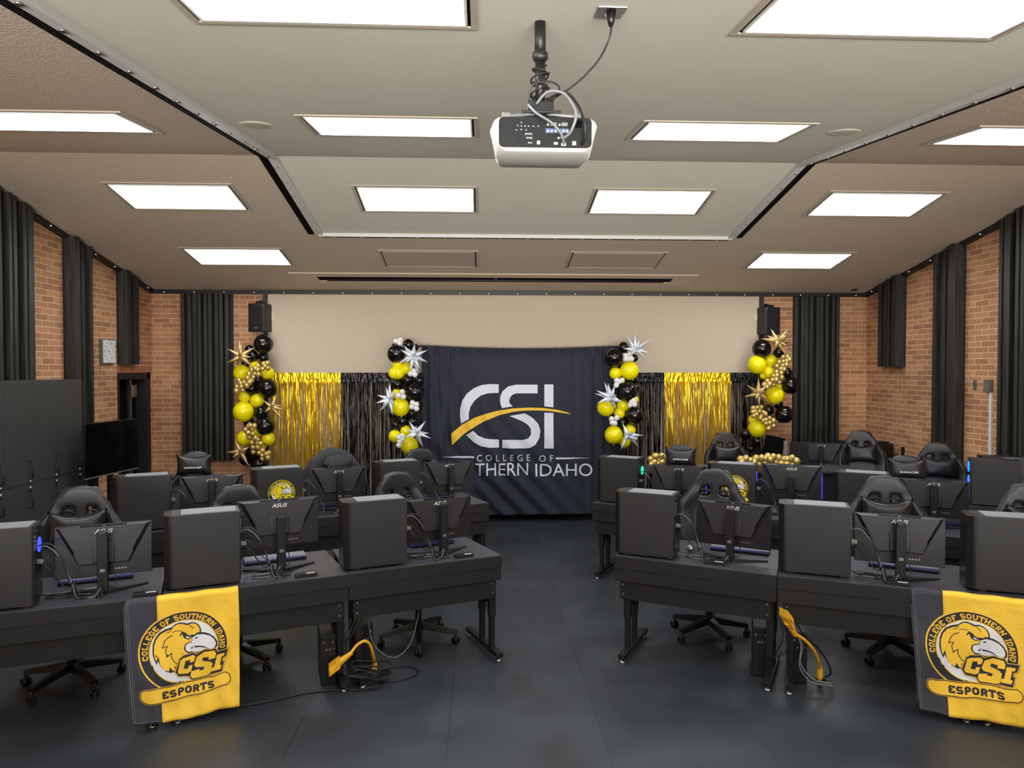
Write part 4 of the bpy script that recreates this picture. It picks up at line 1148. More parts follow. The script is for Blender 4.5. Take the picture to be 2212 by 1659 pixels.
b = MB(); b.tube([Vector((XL_-.2+i*.31, .01, ztop(min(XR_, max(XL_, XL_-.2+i*.31)))+.004)) for i in range(11)], .014, 10)
for x in (XL_-.1, XR_+.06): b.tube([(x, .03, 0), (x, .03, 2.5)], .016, 12); b.box(x-.02, -.25, 0, x+.02, .3, .02)
b.build('stand', M['desk_metal'], t)
def bp(px, py):
    p = at_y(px, py, YBAN-.01); return (p.x, p.z)
def L2(pts): return [bp(940+x/5.978, 800+y/5.978) for x, y in pts]
def on(u, v, off=.009): return Vector((u, bfold(u, v)-off, v))
cuts = ([i*.022-1.4 for i in range(132)], [i*.04 for i in range(3, 62)])
white = [
 [(820,180),(700,178),(600,190),(500,230),(410,300),(350,390),(322,500),(322,600),(335,688),(435,630),(433,560),(455,470),(510,390),(590,325),(680,297),(820,290)],
 [(400,840),(490,778),(560,845),(640,880),(700,890),(825,893),(825,998),(690,998),(590,980),(500,930)],
 [(1323,185),(1040,185),(940,210),(870,270),(838,350),(840,420),(862,487),(1003,465),(965,430),(955,390),(975,340),(1010,308),(1060,297),(1323,297)],
 [(962,590),(1160,556),(1260,615),(1330,690),(1360,780),(1345,880),(1295,960),(1220,1003),(1150,1010),(865,1005),(867,897),(1130,900),(1200,880),(1238,830),(1238,760),(1200,705),(1130,660)],
 [(1410,182),(1527,182),(1527,478),(1410,465)], [(1410,547),(1527,550),(1530,1010),(1410,1010)]]
lg = art('logo_letters', [L2(p) for p in white], on, M['navy_white'], t, cuts)
art('logo_swoosh', [L2([(208,815),(350,700),(500,617),(650,562),(830,517),(1000,492),(1200,480),(1400,487),(1580,510),(1700,540),(1757,567),(1650,550),(1480,525),(1300,517),(1150,520),(1000,537),(830,580),(650,650),(500,735),(350,840),(215,970)])],
    lambda u, v: on(u, v, .010), M['gold_print'], t, cuts)
art('logo_rules', [L2([(80,1120),(300,1108),(503,1108),(503,1136),(300,1130)]), L2([(1560,1123),(1800,1127),(2010,1131),(1800,1141),(1560,1152)])], on, M['navy_white'], t, cuts)
def btext(body, x0, y0, x1, y1, sp=1.0, off=0):
    a = bp(940+x0/5.978, 800+y0/5.978); c = bp(940+x1/5.978, 800+y1/5.978)
    return fit(text_polys(body, spacing=sp, off=off), a[0], a[1], c[0], c[1])
art('college_lettering', btext('COLLEGE', 540, 1175, 1225, 1088, 1.75, -.004)+btext('OF', 1342, 1178, 1527, 1097, 1.75, -.004), on, M['navy_white'], t, cuts)
art('southern_idaho_lettering', btext('SOU', 60, 1352, 492, 1192)+btext('THERN', 515, 1362, 1200, 1196, 1.0)+btext('IDAHO', 1295, 1370, 2030, 1203, 1.0), on, M['navy_white'], t, cuts)

# ================================================================== tinsel curtains on the back wall
def tinsel(x0, x1, mat, label, seed, ragged=.0):
    r = random.Random(seed)
    t = thing('tinsel_curtain', label, 'tinsel curtain', (0, YB-.055, 0), 0, 'tinsel curtains on the back wall')
    zt = 2.115
    h = MB()
    def hd(u, v):
        x = x0+(x1-x0)*u
        return Vector((x, -.012+.010*noise.noise(Vector((x*60, v*2, seed)))+.006*noise.noise(Vector((x*18, v*7, seed))), zt-.15*v))
    h.grid(hd, 130, 8); hh = h.build('header', M[mat], t, autosmooth=False)
    f = MB(); n_ = int((x1-x0)/.0052)
    for i in range(n_):
        x = x0+(x1-x0)*(i+r.random())/n_; z = zt-.13; y = -r.random()*.05; w_ = .004+r.random()*.008; zz = .02+r.random()*.12
        an = r.uniform(-1.2, 1.2); prev = None; k = 0; dx = r.uniform(-.01, .01)
        gap = r.random() < .05
        mi = 1 if r.random() < (.03 if mat == 'fr_gold' else .016) else 0
        while z > zz:
            c, s_ = math.cos(an)*w_/2, math.sin(an)*w_/2
            a = f.bm.verts.new((x-c, y-s_, z)); b_ = f.bm.verts.new((x+c, y+s_, z))
            if prev: q = f.bm.faces.new((prev[0], prev[1], b_, a)); q.material_index = mi
            prev = (a, b_); z -= r.uniform(.05, .16); an += r.uniform(-.6, .6); x += r.uniform(-.004, .004)+dx*.15; y = min(-.001, max(-.06, y+r.uniform(-.006, .006)))
            k += 1
    o = f.build('fringe', [M[mat], M['fr_pale']], t, autosmooth=False); o['kind'] = 'stuff'
    return t
tinsel(-3.56, -2.57, 'fr_gold', 'gold tinsel fringe curtain on the left, behind the draped jacket', 1)
tinsel(-2.57, -1.4, 'fr_black', 'black tinsel fringe curtain left of the blue banner', 2)
tinsel(1.4, 2.17, 'fr_black', 'black tinsel fringe curtain right of the blue banner', 3)
tinsel(2.17, 3.17, 'fr_gold', 'gold tinsel fringe curtain on the right, behind the pillowed chair', 4)
tinsel(3.17, 3.58, 'fr_black', 'narrow black tinsel fringe curtain at the right end', 5)

# ================================================================== balloon garlands
def garland(name, label, ox, oy, sc, Y, black=(), yellow=(), white=(), gold=(), gr=25, wr=27, stars=(), starmat='star_silver', base=None, cat='balloon garland'):
    c0 = base or at_y(ox+300/sc, oy+900/sc, Y); root = thing(name, label, cat, (c0.x, Y, 0), 0)
    def pos(x, y, dy=0):
        p = at_y(ox+x/sc, oy+y/sc, Y+dy); return Vector((p.x-c0.x, p.y-Y, p.z))
    mpp = (at_y(ox, oy, Y)-CAM).dot(FWD)/FPX/sc
    def balloon(x, y, r, mat, nm, lab=None, dy=None, seg=24):
        rr = r*mpp
        d = dy if dy is not None else (.10-rr*.9)
        p = pos(x, y, d)
        b = MB(); q = Matrix.Rotation(rnd.uniform(-.5, .5), 3, 'Y') @ Matrix.Rotation(rnd.uniform(-.4, .4), 3, 'X')
        def surf(u, v):
            th = PI*v; ph = 2*PI*u; k = 1+.05*math.cos(th)*abs(math.cos(th))-.0
            rad = math.sin(th)*(1-.06*max(0, -math.cos(th)))
            return q @ Vector((rad*math.cos(ph), rad*math.sin(ph), math.cos(th)*1.03*k))*rr
        b.grid(surf, seg, seg//2); bmesh.ops.remove_doubles(b.bm, verts=b.bm.verts[:], dist=rr*.002)
        if rr > .05:
            kp = q @ Vector((0, 0, -1.0))*rr; kd = q @ Vector((0, 0, -1)); b.tube([kp, kp+kd*rr*.06, kp+kd*rr*.14], [rr*.05, rr*.04, rr*.09], 8)
        bmesh.ops.recalc_face_normals(b.bm, faces=b.bm.faces[:])
        o = b.build(nm, M[mat], root, p, autosmooth=False)
        if lab: o['label'] = lab
    for x, y, r in black: balloon(x, y, r, 'b_black', 'balloon', 'black balloon')
    for x, y, r in yellow: balloon(x, y, r, 'b_yellow', 'balloon', 'yellow balloon')
    for x, y in white: balloon(x, y, wr, 'b_white', 'small_balloon', 'small white balloon', -.17, 16)
    for i, (x, y) in enumerate(gold): balloon(x, y, gr*(1+.12*math.sin(i*2.3)), 'b_gold', 'small_balloon', 'small gold balloon', -.16-.02*(i % 3), 16)
    for cx, cy, tips in stars:
        c = pos(cx, cy, -.2); b = MB()
        ends = [pos(x, y, -.2+(-.05 if i % 2 else .03)) for i, (x, y) in enumerate(tips)]
        Ls = sum((e-c).length for e in ends)/len(ends)
        ends += [c+Vector((.05, -Ls*.8, .04)), c+Vector((-.4*Ls, -.5*Ls, -.35*Ls)), c+Vector((.35*Ls, -.55*Ls, -.3*Ls))]
        for e_ in ends:
            d = e_-c; L = d.length; dn = d/L; W_ = Ls*.2
            prof = [(0, .25), (.08, .75), (.18, 1.0), (.35, .82), (.6, .48), (.85, .17), (1.0, .02)]
            b.tube([c+dn*L*q for q, _ in prof], [W_*w_ for _, w_ in prof], 5, smooth=True)
        o = b.build('star_balloon', M[starmat], root, None)
        o['label'] = 'spiky foil star balloon'
    if cat == 'balloon garland' and name == 'balloon_garland':
        zt_ = max(o.location.z for o in COL.objects if o.parent is root)
        sx = sum(pos(q[0], q[1]).x for q in yellow)/len(yellow)
        b = MB(); b.tube([(sx, .14, .02), (sx, .14, zt_-.25)], .012, 10); b.tube([(sx, .14, 0), (sx, .14, .02)], .14, 24); b.build('stand', M['desk_metal'], root)
    return root
garland('balloon_garland', 'leftmost balloon column, black and yellow with gold swirls and gold stars', 460, 640, 4.424, 10.1,
  black=[(483,460,92),(348,512,45),(380,572,55),(483,588,52),(430,800,48),(522,880,93),(370,885,60),(462,1112,68),(500,1245,88),(345,1215,50),(310,650,40),(390,1500,72),(310,1560,60),(440,1610,80)],
  yellow=[(275,735,78),(402,680,55),(525,738,63),(300,968,57),(420,998,66),(293,1105,98),(300,1362,75),(528,1365,65),(475,1430,38),(430,1310,45)],
  gold=[(485,645),(520,640),(475,695),(525,685),(430,665),(428,705),(370,705),(400,740),(437,748),(345,745),(385,775),(330,782),(370,805),(300,820),(350,825),(248,803),(265,832),(325,852),(230,865),(272,865),(225,905),(285,900),(500,668),(405,690),
        (338,1240),(395,1240),(310,1275),(380,1270),(335,1305),(382,1315),(350,1350),(405,1355),(370,1400),(425,1400),(455,1410),(380,1445),(430,1445),(385,1490),(440,1500),(475,1475),(470,1525),(510,1510),(535,1500),(470,1555),(525,1545),(358,1235),(430,1370)],
  stars=[(262,572,[(255,420),(278,440),(400,487),(365,583),(120,645),(140,500),(235,665),(370,665)]),(560,1060,[(610,940),(680,1085),(665,1040),(660,1170),(550,1165),(480,990)]),(262,1487,[(210,1365),(120,1490),(185,1630),(345,1625),(350,1440),(290,1420)])], starmat='star_gold')
garland('balloon_garland', 'balloon column at the left edge of the blue banner, with white clusters and silver stars', 460, 640, 4.424, 9.78,
  black=[(1750,552,88),(1868,467,57),(1735,480,30),(1765,845,55),(1860,805,58),(1972,808,50),(1930,920,92),(1900,1120,50),(1810,1200,57),(1745,1230,42),(1905,1200,55),(1720,1130,45),(1930,490,36)],
  yellow=[(1735,735,58),(1772,735,62),(1850,690,60),(1765,655,50),(1760,935,52),(1792,1062,90),(1740,1340,62),(1845,1290,55),(1878,1430,86)],
  white=[(1745,430),(1790,418),(1785,448),(1920,715),(1888,742),(1930,750),(1810,915),(1772,950),(1820,962),(1945,1035),(1900,1058),(1945,1075),(1775,1350),(1810,1335),(1785,1390),(1815,1365),(1775,1425),(1908,1020)],
  stars=[(1912,575,[(1928,445),(2050,515),(2055,630),(1978,697),(1970,750),(1885,715),(1768,642),(1790,510),(1820,465)]),(1690,985,[(1690,830),(1650,865),(1565,942),(1553,1022),(1595,1100),(1715,1130),(1740,900)]),(1945,1305,[(1870,1190),(2035,1190),(2070,1310),(2088,1360),(2010,1450),(1825,1352),(1845,1272),(1940,1240)])])
garland('balloon_garland', 'balloon column at the right edge of the blue banner, with white clusters and silver stars', 1260, 640, 4.424, 9.78,
  black=[(292,590,90),(385,490,52),(488,590,38),(415,912,98),(485,880,50),(488,1142,88),(375,1210,52),(470,800,50)],
  yellow=[(440,712,92),(308,740,60),(215,1065,85),(375,1050,60),(345,1120,55),(490,990,40),(290,1328,88),(445,1285,58),(395,1395,55)],
  white=[(447,553),(407,570),(405,600),(460,598),(340,815),(318,805),(370,805),(315,850),(480,1000),(445,1040),(490,1035),(460,1015),(270,1175),(320,1162),(300,1215),(275,1208),(490,1355),(435,600)],
  stars=[(495,510,[(415,370),(495,360),(640,412),(635,540),(605,610),(380,498),(540,410),(490,545)]),(262,965,[(200,820),(235,830),(305,850),(125,900),(108,930),(135,1018),(318,1092),(375,1012)]),(425,1325,[(375,1212),(578,1330),(535,1442),(355,1468),(380,1320),(520,1375)])])
garland('balloon_garland', 'rightmost balloon column under the right loudspeaker, with gold swirls and gold stars', 1260, 640, 4.424, 10.0,
  black=[(1705,505,90),(1865,540,52),(1945,735,52),(1975,855,82),(1770,1090,52),(1860,1030,48),(1918,1133,85),(1550,1320,58),(1665,1390,55),(1600,1460,40)],
  yellow=[(1660,658,88),(1790,618,60),(1770,730,60),(1830,948,88),(1865,870,38),(1625,1180,48),(1660,1268,88),(1720,760,35)],
  gold=[(1950,577),(1970,605),(1910,580),(1945,618),(1912,622),(1870,630),(1905,658),(1938,655),(1850,670),(1885,695),(1920,700),(1845,725),(1890,735),(1820,760),(1850,757),(1895,775),(1808,800),(1845,798),(1870,825),(1760,810),(1780,840),(1820,845),(1730,845),(1755,870),(1790,858),
        (1625,1070),(1665,1065),(1700,1060),(1640,1100),(1685,1100),(1720,1110),(1620,1105),(1655,1130),(1695,1150),(1740,1125),(1630,1145),(1690,1165),(1745,1180),(1780,1165),(1815,1190),(1745,1215),(1780,1210),(1780,1242),(1820,1240),(1770,1265),(1720,1190)],
  stars=[(1860,430,[(1790,310),(1960,315),(2010,440),(1930,555),(1795,555),(1700,405),(1755,375),(1945,370)]),(1675,930,[(1675,780),(1565,848),(1535,962),(1680,1050),(1795,1040),(1765,840),(1770,950)])], starmat='star_gold')
# gold balloons along the back counter
CTY = 8.55
garland('tabletop_garland', 'short run of gold balloons at the left end of the back counter', 1380, 900, 5.821, CTY+.05, gold=[(150,535),(210,500),(285,490),(255,540),(200,570),(160,600),(300,515),(240,590),(290,575)], gr=42)
garland('tabletop_garland', 'long run of gold balloons along the back counter, right of the pillowed chair', 1380, 900, 5.821, CTY+.05,
  gold=[(1275,535),(1345,530),(1405,550),(1470,525),(1540,520),(1590,530),(1620,503),(1690,503),(1655,545),(1755,520),(1825,535),(1862,540),(1900,535),(1930,515),(1985,560),(1510,600),(1585,585),(1290,578),(1720,575),(1790,590),(1860,595),(1925,600),(1400,590),(1450,580),(1650,600)], gr=43)

# ================================================================== back counter and the things on it
CH_ = .955
t = thing('back_counter', 'long black counter behind the rear right row, gold balloons on top', 'counter', (0, 0, 0))
pl = [(1.42, 8.45), (1.50, 8.33), (4.02, 8.22), (4.12, 8.75), (1.5, 8.98), (1.40, 8.85)]
MB().prism(pl, CH_-.03, CH_, 'z', bev=.004).build('countertop', M['desk'], t)
MB().prism([(1.5, 8.42), (4.0, 8.31), (4.02, 8.34), (1.52, 8.45)], .1, CH_-.03, 'z').build('front_panel', M['fascia'], t)
for x, y in ((1.6, 8.8), (3.9, 8.6)): MB().box(x-.03, y-.03, 0, x+.03, y+.03, CH_-.03, .003).build('leg', M['desk_metal'], t)
put(mon0, (3.93, 9.12, DH), wt(-28), 'monitor behind the right end of the back counter, right of the gold balloons')
t = thing('side_table', 'small black table behind the right end of the back counter', 'table', (3.83, 9.2, 0), wt(-10))
MB().box(-.3, -.22, DH-.03, .3, .25, DH, .003).build('tabletop', M['desk'], t)
for x in (-.26, .24):
    for y in (-.19, .2): MB().box(x, y, 0, x+.03, y+.03, DH-.03).build('leg', M['desk_metal'], t)
t = thing('display_screen', 'dark flat display on a silver post standing on the back counter', 'display', (3.30, 8.75, CH_), wt(-35))
MB().box(-.03, -.02, 0, .01, .02, .31, .003).build('post', M['silver'], t)
MB().box(.03, .02, .02, .26, .045, .30, .004).build('panel', M['mon_low'], t)
MB().box(-.1, -.08, 0, .1, .1, .01, .003).build('base', M['black'], t)
t = thing('tilted_screen', 'dark tilted panel on a stand under the rightmost balloon column', 'screen', (3.06, 8.72, CH_), wt(-10))
Rm = Matrix.Translation((.05, .08, .2)) @ Matrix.Rotation(.2, 4, 'Y')
MB().box(-.10, -.012, -.16, .14, .012, .17, .004, mat=Rm).build('panel', M['pitch'], t)
g = MB(); g.tube([(-.06, .06, 0), (-.09, .05, .36)], .008, 8); g.tube([(.12, .06, 0), (.05, .1, .2)], .008, 8); g.build('stand', M['desk_metal'], t)
# small corner desk with the blue-lit computer
o = make_desk('small black desk in the right corner under the computer with three blue fans', 'computer desks in curved rows', .62, .56)
o.location = (4.43, 7.00, 0); o.rotation_euler = (0, 0, wt(-24))
t = thing('computer_tower', 'computer tower with three glowing blue fans in the right corner', 'computer', (4.45, 6.99, DH), wt(-28))
MB().box(0, 0, .015, .42, .21, .475, .005).build('case', M['case'], t)
fp = MB().box(-.012, .005, .02, .0, .205, .47, .003).build('front_panel', M['bezel'], t)
for z in (.10, .245, .39):
    g = MB(); g.tube([(-.013, .105, z), (-.016, .105, z)], [.058, .056], 28); g.build('glowing_fan', M['led_cyan'], fp)
    g = MB(); g.cyl((-.017, .105, z), .018, -.006, 16, axis=(1, 0, 0)); g.build('fan_hub', M['led_and_sheen_blue'], fp)
put(monl, (4.95, 7.12, DH), wt(-24), 'monitor behind the blue-lit computer in the right corner')
# equipment cabinet, router, player
t = thing('equipment_cabinet', 'low black cabinet in the right back corner', 'cabinet', (4.93, 9.85, 0))
MB().box(-.27, -.25, 0, .27, .25, 1.13, .006).build('body', M['dark'], t); MB().box(-.25, -.262, .06, -.005, -.25, 1.1, .003).build('door', M['glassy'], t); MB().box(.005, -.262, .06, .25, -.25, 1.1, .003).build('door', M['glassy'], t)
t = thing('router', 'small black router with antenna on the corner cabinet', 'router', (4.8, 9.74, 1.13), .2)
MB().box(-.08, -.05, 0, .08, .05, .035, .006).build('router_body', M['black'], t); MB().cyl((-.06, .03, .03), .005, .14, 8).build('antenna', M['black'], t)
g = MB()
for i in range(4): g.box(-.05+i*.025, -.052, .012, -.04+i*.025, -.05, .02)
g.build('lights', M['led_dot'], t)
o = MB().box(-.13, -.09, 0, .13, .09, .022, .004).build('media_player', M['black'], None, (5.04, 9.75, 1.13)); tag(o, 'flat black media player on the corner cabinet', 'media player')

# ================================================================== lockers, television, clock, wall fittings
t = thing('locker_unit', 'dark grey locker bank along the left wall', 'lockers', (0, 0, 0))
LX = -4.26-.565
LX = -4.825
MB().box(-XW+.13, 5.62, 0, LX, 7.79, 2.06, .004).build('cabinet_body', M['locker'], t)
ys = [5.70+.417*k for k in range(6)]
for k in range(5):
    y0, y1 = ys[k], ys[k+1]
    for z0, z1, hz in ((.06, 1.085, .86), (1.09, 2.05, 1.14)):
        d = MB().box(LX, y0+.002, z0, LX+.018, y1-.002, z1, .002).build('door', M['locker'], t)
        h = MB(); yy = y1-.07
        h.tube([(LX+.02, yy, hz), (LX+.05, yy, hz), (LX+.05, yy, hz+.16), (LX+.02, yy, hz+.16)], .006, 6)
        h.build('handle', M['nylon'], d)
        h = MB(); h.cyl((LX+.018, yy-.0, hz+(.19 if z0 < 1 else -.03)), .012, .02, 12, axis=(1, 0, 0)); h.build('lock', M['steel'], d)
# television on a cart
a_ = at_z(186, 900); tvd = Vector((0, 0, 0))
t = thing('television', 'glossy dark television screen on a cart beside the doorway', 'television', (-4.543, 7.89, 1.035), wt(80.5))
MB().box(-.425, 0, 0, .425, .03, .57, .004).build('casing', M['bezel'], t)
MB().box(-.418, -.003, .012, .418, .0, .562).build('screen', M['glassy'], t)
MB().box(-.425, -.004, -.006, .425, .02, .006).build('bottom_bar', M['grey_pl'], t)
MB().box(-.1, .03, .15, .1, .09, .4, .004).build('bracket', M['black'], t)
t = thing('television_cart', 'black rolling cart under the television', 'cart', (-4.56, 7.90, 0), wt(80.5))
g = MB()
for x in (-.12, .12): g.box(x-.03, .09, .08, x+.03, .13, 1.45, .003)
g.build('uprights', M['desk_metal'], t)
MB().box(-.32, -.32, .62, .32, .1, .645, .006).build('shelf', M['desk'], t)
g = MB()
for x in (-.33, .33): g.box(x-.03, -.35, .05, x+.03, .2, .09, .004)
g.box(-.33, .08, .05, .33, .14, .09); g.build('base', M['desk_metal'], t)
for x in (-.33, .33):
    for y in (-.32, .17): MB().tube([(x-.015, y, .027), (x+.015, y, .027)], .027, 14).build('wheel', M['caster'], t)
# clock on the left wall, square case, round dial
t = thing('wall_clock', 'square white wall clock with dark numerals on the left brick wall', 'clock', (-XW, 9.19, 2.39), wt(90))
MB().box(-.155, -.045, -.155, .155, -.002, .155, .01).build('case', M['grey_pl'], t)
MB().box(-.143, -.048, -.143, .143, -.045, .143, .004).build('dial', M['white'], t)
num = []
for k in range(1, 13):
    a_ = PI/2-k*PI/6; rr = .122 if k in (12, 6) else .118
    x, z = rr*math.cos(a_), rr*math.sin(a_); wv = .009 if k < 10 else .014
    num += fit(text_polys(str(k), off=.01), x-wv, z-.013, x+wv, z+.013)
art('numerals', num, lambda x, z: Vector((x, -.0488, z)), M['black'], t)
art('minute_ring', ringq(.088, .0895, 48), lambda x, z: Vector((x, -.0488, z)), M['black'], t)
for ang, L_, w_, nm in ((165, .07, .006, 'hour_hand'), (-62, .1, .0045, 'minute_hand'), (120, .09, .0015, 'second_hand')):
    a_ = math.radians(ang); d = Vector((math.cos(a_), math.sin(a_))); s_ = Vector((-d.y, d.x))*w_/2
    art(nm, [[tuple(-d*.015-s_), tuple(d*L_-s_*.5), tuple(d*L_+s_*.5), tuple(-d*.015+s_)]], lambda x, z: Vector((x, -.0495, z)), M['black'], t)
# loudspeakers
def speaker(x, z, label, flip):
    t = thing('loudspeaker', label, 'loudspeaker', (x, YB-.12, z), wt(-6*flip), 'black wall loudspeakers')
    b = MB(); b.prism([(-.14, .1), (-.125, -.09), (-.09, -.115), (.09, -.115), (.125, -.09), (.14, .1)], -.2, .2, 'z', bev=.012); b.build('cabinet', M['black'], t)
    b = MB(); b.box(-.105, -.121, -.185, .105, -.113, .16, .006); b.build('grille', M['mon_low'], t)
    MB().box(-.03, -.124, -.155, .02, -.12, -.14).build('badge', M['grey_pl'], t)
    b = MB(); b.box(-.04, -.03, .2, .06, .06, .24, .004); b.box(-.02, .04, .1, .02, .13, .26, .003); b.build('bracket', M['nylon'], t)
    return t
p = at_y(557, 686, YB-.2); speaker(p.x, p.z, 'black loudspeaker high on the back wall, above the leftmost balloons', 1)
p = at_y(1666, 693, YB-.2); speaker(p.x, p.z, 'black loudspeaker high on the back wall, above the rightmost balloons', -1)
def plate(name, label, cat, x, z, w_, h_, mat, yaw=0, wall='B', y=None, group=None, d=.012, holes=True):
    if wall == 'B': loc, rz = (x, YB-.031, z), 0
    elif wall == 'R': loc, rz = (XW, y, z), -PI/2
    t = thing(name, label, cat, loc, rz, group)
    MB().box(-w_/2, -d, -h_/2, w_/2, 0, h_/2, .003).build('cover_plate', M[mat], t)
    if holes: MB().box(-w_*.14, -d-.001, -h_*.2, w_*.14, -d+.001, h_*.2, .0).build('insert', M['black' if mat != 'black' else 'silver'], t)
    return t
p = at_y(587, 683, YB); plate('wall_plate', 'almond plate beside the left loudspeaker on the plaster', 'wall plate', p.x+.02, p.z, .07, .12, 'almond', holes=False)
p = at_y(1633, 685, YB); plate('wall_plate', 'almond plate beside the right loudspeaker on the plaster', 'wall plate', p.x-.02, p.z, .07, .12, 'almond', holes=False)
def on_right(px, py):
    d = ray(px, py); return CAM+d*((XW-CAM.x)/d.x)
p = on_right(2107, 831); plate('light_switch', 'narrow dark switch plate on the right brick wall', 'switch', 0, p.z, .05, .12, 'grey_pl', wall='R', y=p.y)
p = on_right(2140, 833); t = plate('junction_box', 'grey metal box at the top of the white conduit', 'junction box', 0, p.z, .09, .14, 'grey_pl', wall='R', y=p.y, d=.05, holes=False)
q = on_right(2142, 930)
MB().box(XW-.025, q.y-.016, .3, XW, q.y+.016, p.z-.07, .002).build('wall_conduit', M['white'], None); tag(bpy.data.objects['wall_conduit'], 'white vertical conduit on the right brick wall', 'conduit')
p = on_right(1951, 975); plate('power_outlet', 'dark power outlet with white sockets low on the right brick wall', 'outlet', 0, p.z, .07, .12, 'black', wall='R', y=p.y)
# black skirting at the foot of the back wall
struct(MB().box(-XW, YB-.045, 0, XW, YB, .1).build('baseboard_back', M['pitch']))

# ================================================================== projector on its ceiling pole
PX_, PY_ = -.30, 3.09
zc = ceil_z(PY_)
t = thing('projector_mount', 'black ceiling pole with bracket carrying the projector', 'mount', (PX_, PY_, 0))
b = MB(); b.tube([(0, 0, zc+.0), (0, 0, zc-.14)], .024, 20); b.tube([(0, 0, zc-.13), (0, 0, zc-.14), (0, 0, zc-.165), (0, 0, zc-.175)], [.026, .034, .034, .022], 20); b.build('collar', M['desk_metal'], t)
zb = 3.315
MB().tube([(0, 0, zc-.16), (0, 0, zb)], .022, 20).build('pole', M['black'], t)
b = MB(); b.box(-.055, -.045, zb-.045, .055, .045, zb, .004); b.box(-.085, -.06, zb-.055, .085, .06, zb-.045, .003); b.build('bracket', M['desk_metal'], t)
b = MB()
for sx in (-1, 1):
    for sy in (-1, 1): b.tube([(sx*.03, sy*.03, zb-.05), (sx*.15, sy*.07, zb-.075)], .009, 8); b.box(sx*.15-.018, sy*.07-.013, zb-.09, sx*.15+.018, sy*.07+.013, zb-.065, .003)
b.build('arms', M['silver'], t)
t = thing('projector', 'white projector hanging upside down, connector side to the camera', 'projector', (PX_+.01, PY_-.0, 3.155), 0)
t.rotation_euler = (wt(4), 0, 0)
W2, D2, H2 = .218, .135, .15
def rr(w_, h_, r_, n_=5):
    o = []
    for cx, cz, a0 in ((w_-r_, h_-r_, 0), (-w_+r_, h_-r_, PI/2), (-w_+r_, -h_+r_, PI), (w_-r_, -h_+r_, 1.5*PI)):
        for k in range(n_+1): o.append((cx+r_*math.cos(a0+PI/2*k/n_), cz+r_*math.sin(a0+PI/2*k/n_)))
    return o
b = MB()
secs = [(-D2, .95, .82, .0), (-D2+.015, 1.0, .9, -.002), (.0, 1.04, 1.0, -.006), (D2*.8, 1.0, .98, -.006), (D2, .93, .85, -.004)]
rings = []
for y, sw, sh, dz in secs:
    pts = rr(W2*sw, H2/2*sh+.002, .035)
    rings.append([b.bm.verts.new((x*(1-.08*(z < -.02)), y, z+dz-.022*(1-(x/W2)**2)*(z < -.03))) for x, z in pts])
n_ = len(rings[0])
for A, B in zip(rings, rings[1:]):
    for k in range(n_):
        f = b.bm.faces.new((A[k], A[(k+1) % n_], B[(k+1) % n_], B[k])); f.smooth = True
b.bm.faces.new(list(reversed(rings[0]))); b.bm.faces.new(rings[-1]); bmesh.ops.recalc_face_normals(b.bm, faces=b.bm.faces[:])
b.build('housing', M['proj_w'], t)
y0 = -D2-.002
b = MB(); b.prism([(x*.93, z*.92+.004) for x, z in rr(W2*.95, H2/2*.88, .022)], y0-.003, y0+.004, 'y'); pn = b.build('connector_panel', M['panel_black'], t)
def pb(nm, mat, boxes, par=pn):
    b = MB()
    for x0, z0, x1, z1 in boxes: b.box(x0, y0-.006, z0*1.2+.006, x1, y0, z1*1.2+.006, .0006)
    return b.build(nm, M[mat], par)
pb('blue_strip', 'blue_pl', [(.0, -.004, .098, .012)])
b = MB()
for i in range(6): b.cyl((.01+.016*i, y0-.004, .009), .0055, -.005, 12, axis=(0, 1, 0))
for x in (.01, .058): b.cyl((x, y0, .035), .005, -.005, 12, axis=(0, 1, 0))
b.cyl((.055, y0, -.018), .005, -.005, 12, axis=(0, 1, 0)); b.build('round_sockets', M['steel'], pn)
pb('video_sockets', 'grey_pl', [(.02, .02, .046, .032), (.066, .02, .092, .032), (.062, -.022, .088, -.012)])
pb('data_sockets', 'steel', [(-.035, -.042, -.022, -.03), (.035, -.042, .052, -.034), (.112, -.044, .128, -.03), (.066, -.046, .086, -.036)])
pb('power_inlet', 'pitch', [(.118, .015, .15, .04)])
b = MB()
for i in range(13):
    for j in range(6): b.box(-.175+i*.0045, y0-.0045, -.038+j*.0055, -.1725+i*.0045, y0-.001, -.035+j*.0055)
b.build('vent_grille', M['mon_low'], pn)
b = MB()
for x, z in ((-.1, .028), (-.085, .028), (-.07, .028), (-.1, .014), (-.1, .042), (-.115, .03), (-.05, .028), (-.03, .028), (-.12, .012), (-.08, .012)): b.box(x-.003, y0-.0045, z-.0015, x+.003, y0-.001, z+.0015)
b.build('buttons', M['logo'], pn)
def flip_text(s, x0, z0, x1, z1): return [[(x0+x1-p[0], z0+z1-p[1]) for p in q] for q in fit(text_polys(s, off=.01), x0, z0, x1, z1)]
art('panel_lettering', flip_text('CinemaX', -.085, -.008, -.055, .0)+flip_text('Gamma', -.08, -.024, -.055, -.016)+flip_text('HDMI', -.072, -.042, -.055, -.036), lambda x, z: Vector((x, y0-.0045, z)), M['logo'], pn)
art('maker_lettering', flip_text('EPSON', -.035, -.5, .03, -.49), lambda x, z: Vector((x, y0+.010+(z+.5)*.3, -.066+(z+.5)*.4)), M['black'], t)
b = MB()
for x in (-.08, .04): b.tube([(x, -.03, -.072), (x, -.03, -.08)], [.018, .014], 16)
b.build('foot', M['proj_w'], t)
st = []
hel = lambda r0, z0, z1, turns, ph: [(r0*math.cos(ph+turns*2*PI*k/24), r0*math.sin(ph+turns*2*PI*k/24), z0+(z1-z0)*k/24) for k in range(25)]
st.append(([Vector(p)+Vector((PX_, PY_, 0)) for p in hel(.034, zc-.18, zb+.03, 2.5, .5)], 'cable', .004))
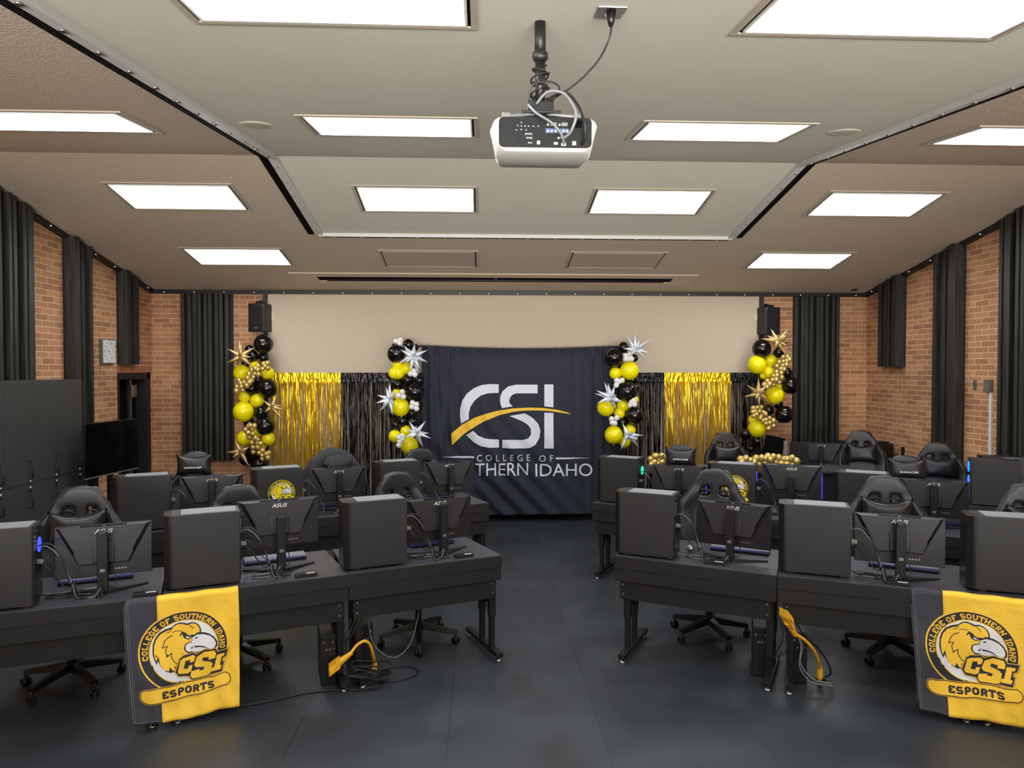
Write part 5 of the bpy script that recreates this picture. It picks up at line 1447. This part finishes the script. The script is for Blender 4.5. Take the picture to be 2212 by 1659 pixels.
st.append(([Vector(p)+Vector((PX_, PY_, 0)) for p in hel(.04, zc-.20, zb+.02, -2.2, 2.5)], 'cable', .004))
st.append(([(PX_-.05, PY_-.03, zb+.0), (PX_-.04, PY_-.05, zb+.06), (PX_+.03, PY_-.06, zb+.075), (PX_+.075, PY_-.05, zb+.06), (PX_+.07, PY_-.03, zb+.03), (PX_+.03, PY_+.0, zb+.0)], 'cable', .0045))
oy = PY_-D2-.01
st.append(([(PX_-.02, PY_-.06, zb-.02), (PX_+.02, PY_-.11, zb+.01), (PX_+.08, PY_-.16, zb-.01), (PX_+.12, oy-.04, zb-.07), (PX_+.13, oy-.05, zb-.12), (PX_+.11, oy-.03, 3.14), (PX_+.085, oy, 3.125)], 'greycable', .006))
st.append(([(PX_-.03, PY_-.06, zb-.05), (PX_-.06, PY_-.13, zb-.05), (PX_-.03, oy-.03, zb-.1), (PX_+.03, oy-.05, 3.17), (PX_+.07, oy-.04, 3.13), (PX_+.087, oy-.005, 3.1)], 'greycable', .0055))
st.append(([(PX_+.02, PY_-.06, zb-.0), (PX_+.09, PY_-.13, zb+.005), (PX_+.14, oy-.02, zb-.06), (PX_+.165, oy-.04, zb-.14), (PX_+.17, oy-.02, 3.12), (PX_+.16, oy, 3.1)], 'cable', .0055))
cables('projector_cables', 'black and grey cables wound round the pole and into the projector', st, None)
ol = at_z(1317, 20, 3.66)
OX, OY = -.02, 2.95; oz = ceil_z(OY)
t = ceil_thing('ceiling_outlet', 'square metal power outlet in the ceiling above the projector', 'outlet', OX, OY)
MB().box(-.06, -.06, -.012, .06, .06, -.001, .004).build('cover_plate', M['silver'], t); MB().tube([(0, .02, -.012), (0, .02, -.015)], .02, 20).build('socket', M['white'], t)
b = MB(); b.tube([(-.002, -.028, -.012), (-.002, -.028, -.05), (-.002, -.03, -.075)], [.02, .016, .008], 14); b.build('plug', M['nylon'], t)
cables('projector_power_cord', 'black power cord sagging from the ceiling outlet to the projector pole',
       [([(OX, OY-.03, oz-.07), (OX-.01, OY-.02, oz-.13), (OX-.05, OY+.03, oz-.2), (OX-.13, OY+.08, oz-.27), (PX_+.06, PY_-.02, zc-.335), (PX_, PY_-.035, zc-.365), (PX_-.032, PY_, zc-.34), (PX_, PY_+.032, zc-.30), (PX_+.032, PY_, zc-.27)], 'cable', .0045)], None)

# ================================================================== added unseen fill light behind the camera, brightens the ceiling
def area(name, loc, aim, sx, sy, power, color):
    l = bpy.data.lights.new(name, 'AREA'); l.shape = 'RECTANGLE'; l.size = sx; l.size_y = sy; l.energy = power; l.color = color
    o = bpy.data.objects.new(name, l); COL.objects.link(o); o.location = loc
    d = Vector(aim)-Vector(loc); o.rotation_euler = d.to_track_quat('-Z', 'Y').to_euler()
    return o
fill_lamp = area('ceiling_fill_light', (0, -2.95, 1.7), (0, 1.1, 4.1), 8.5, 1.4, 330, (1, .97, .93)); fill_lamp.data.spread = math.radians(80)
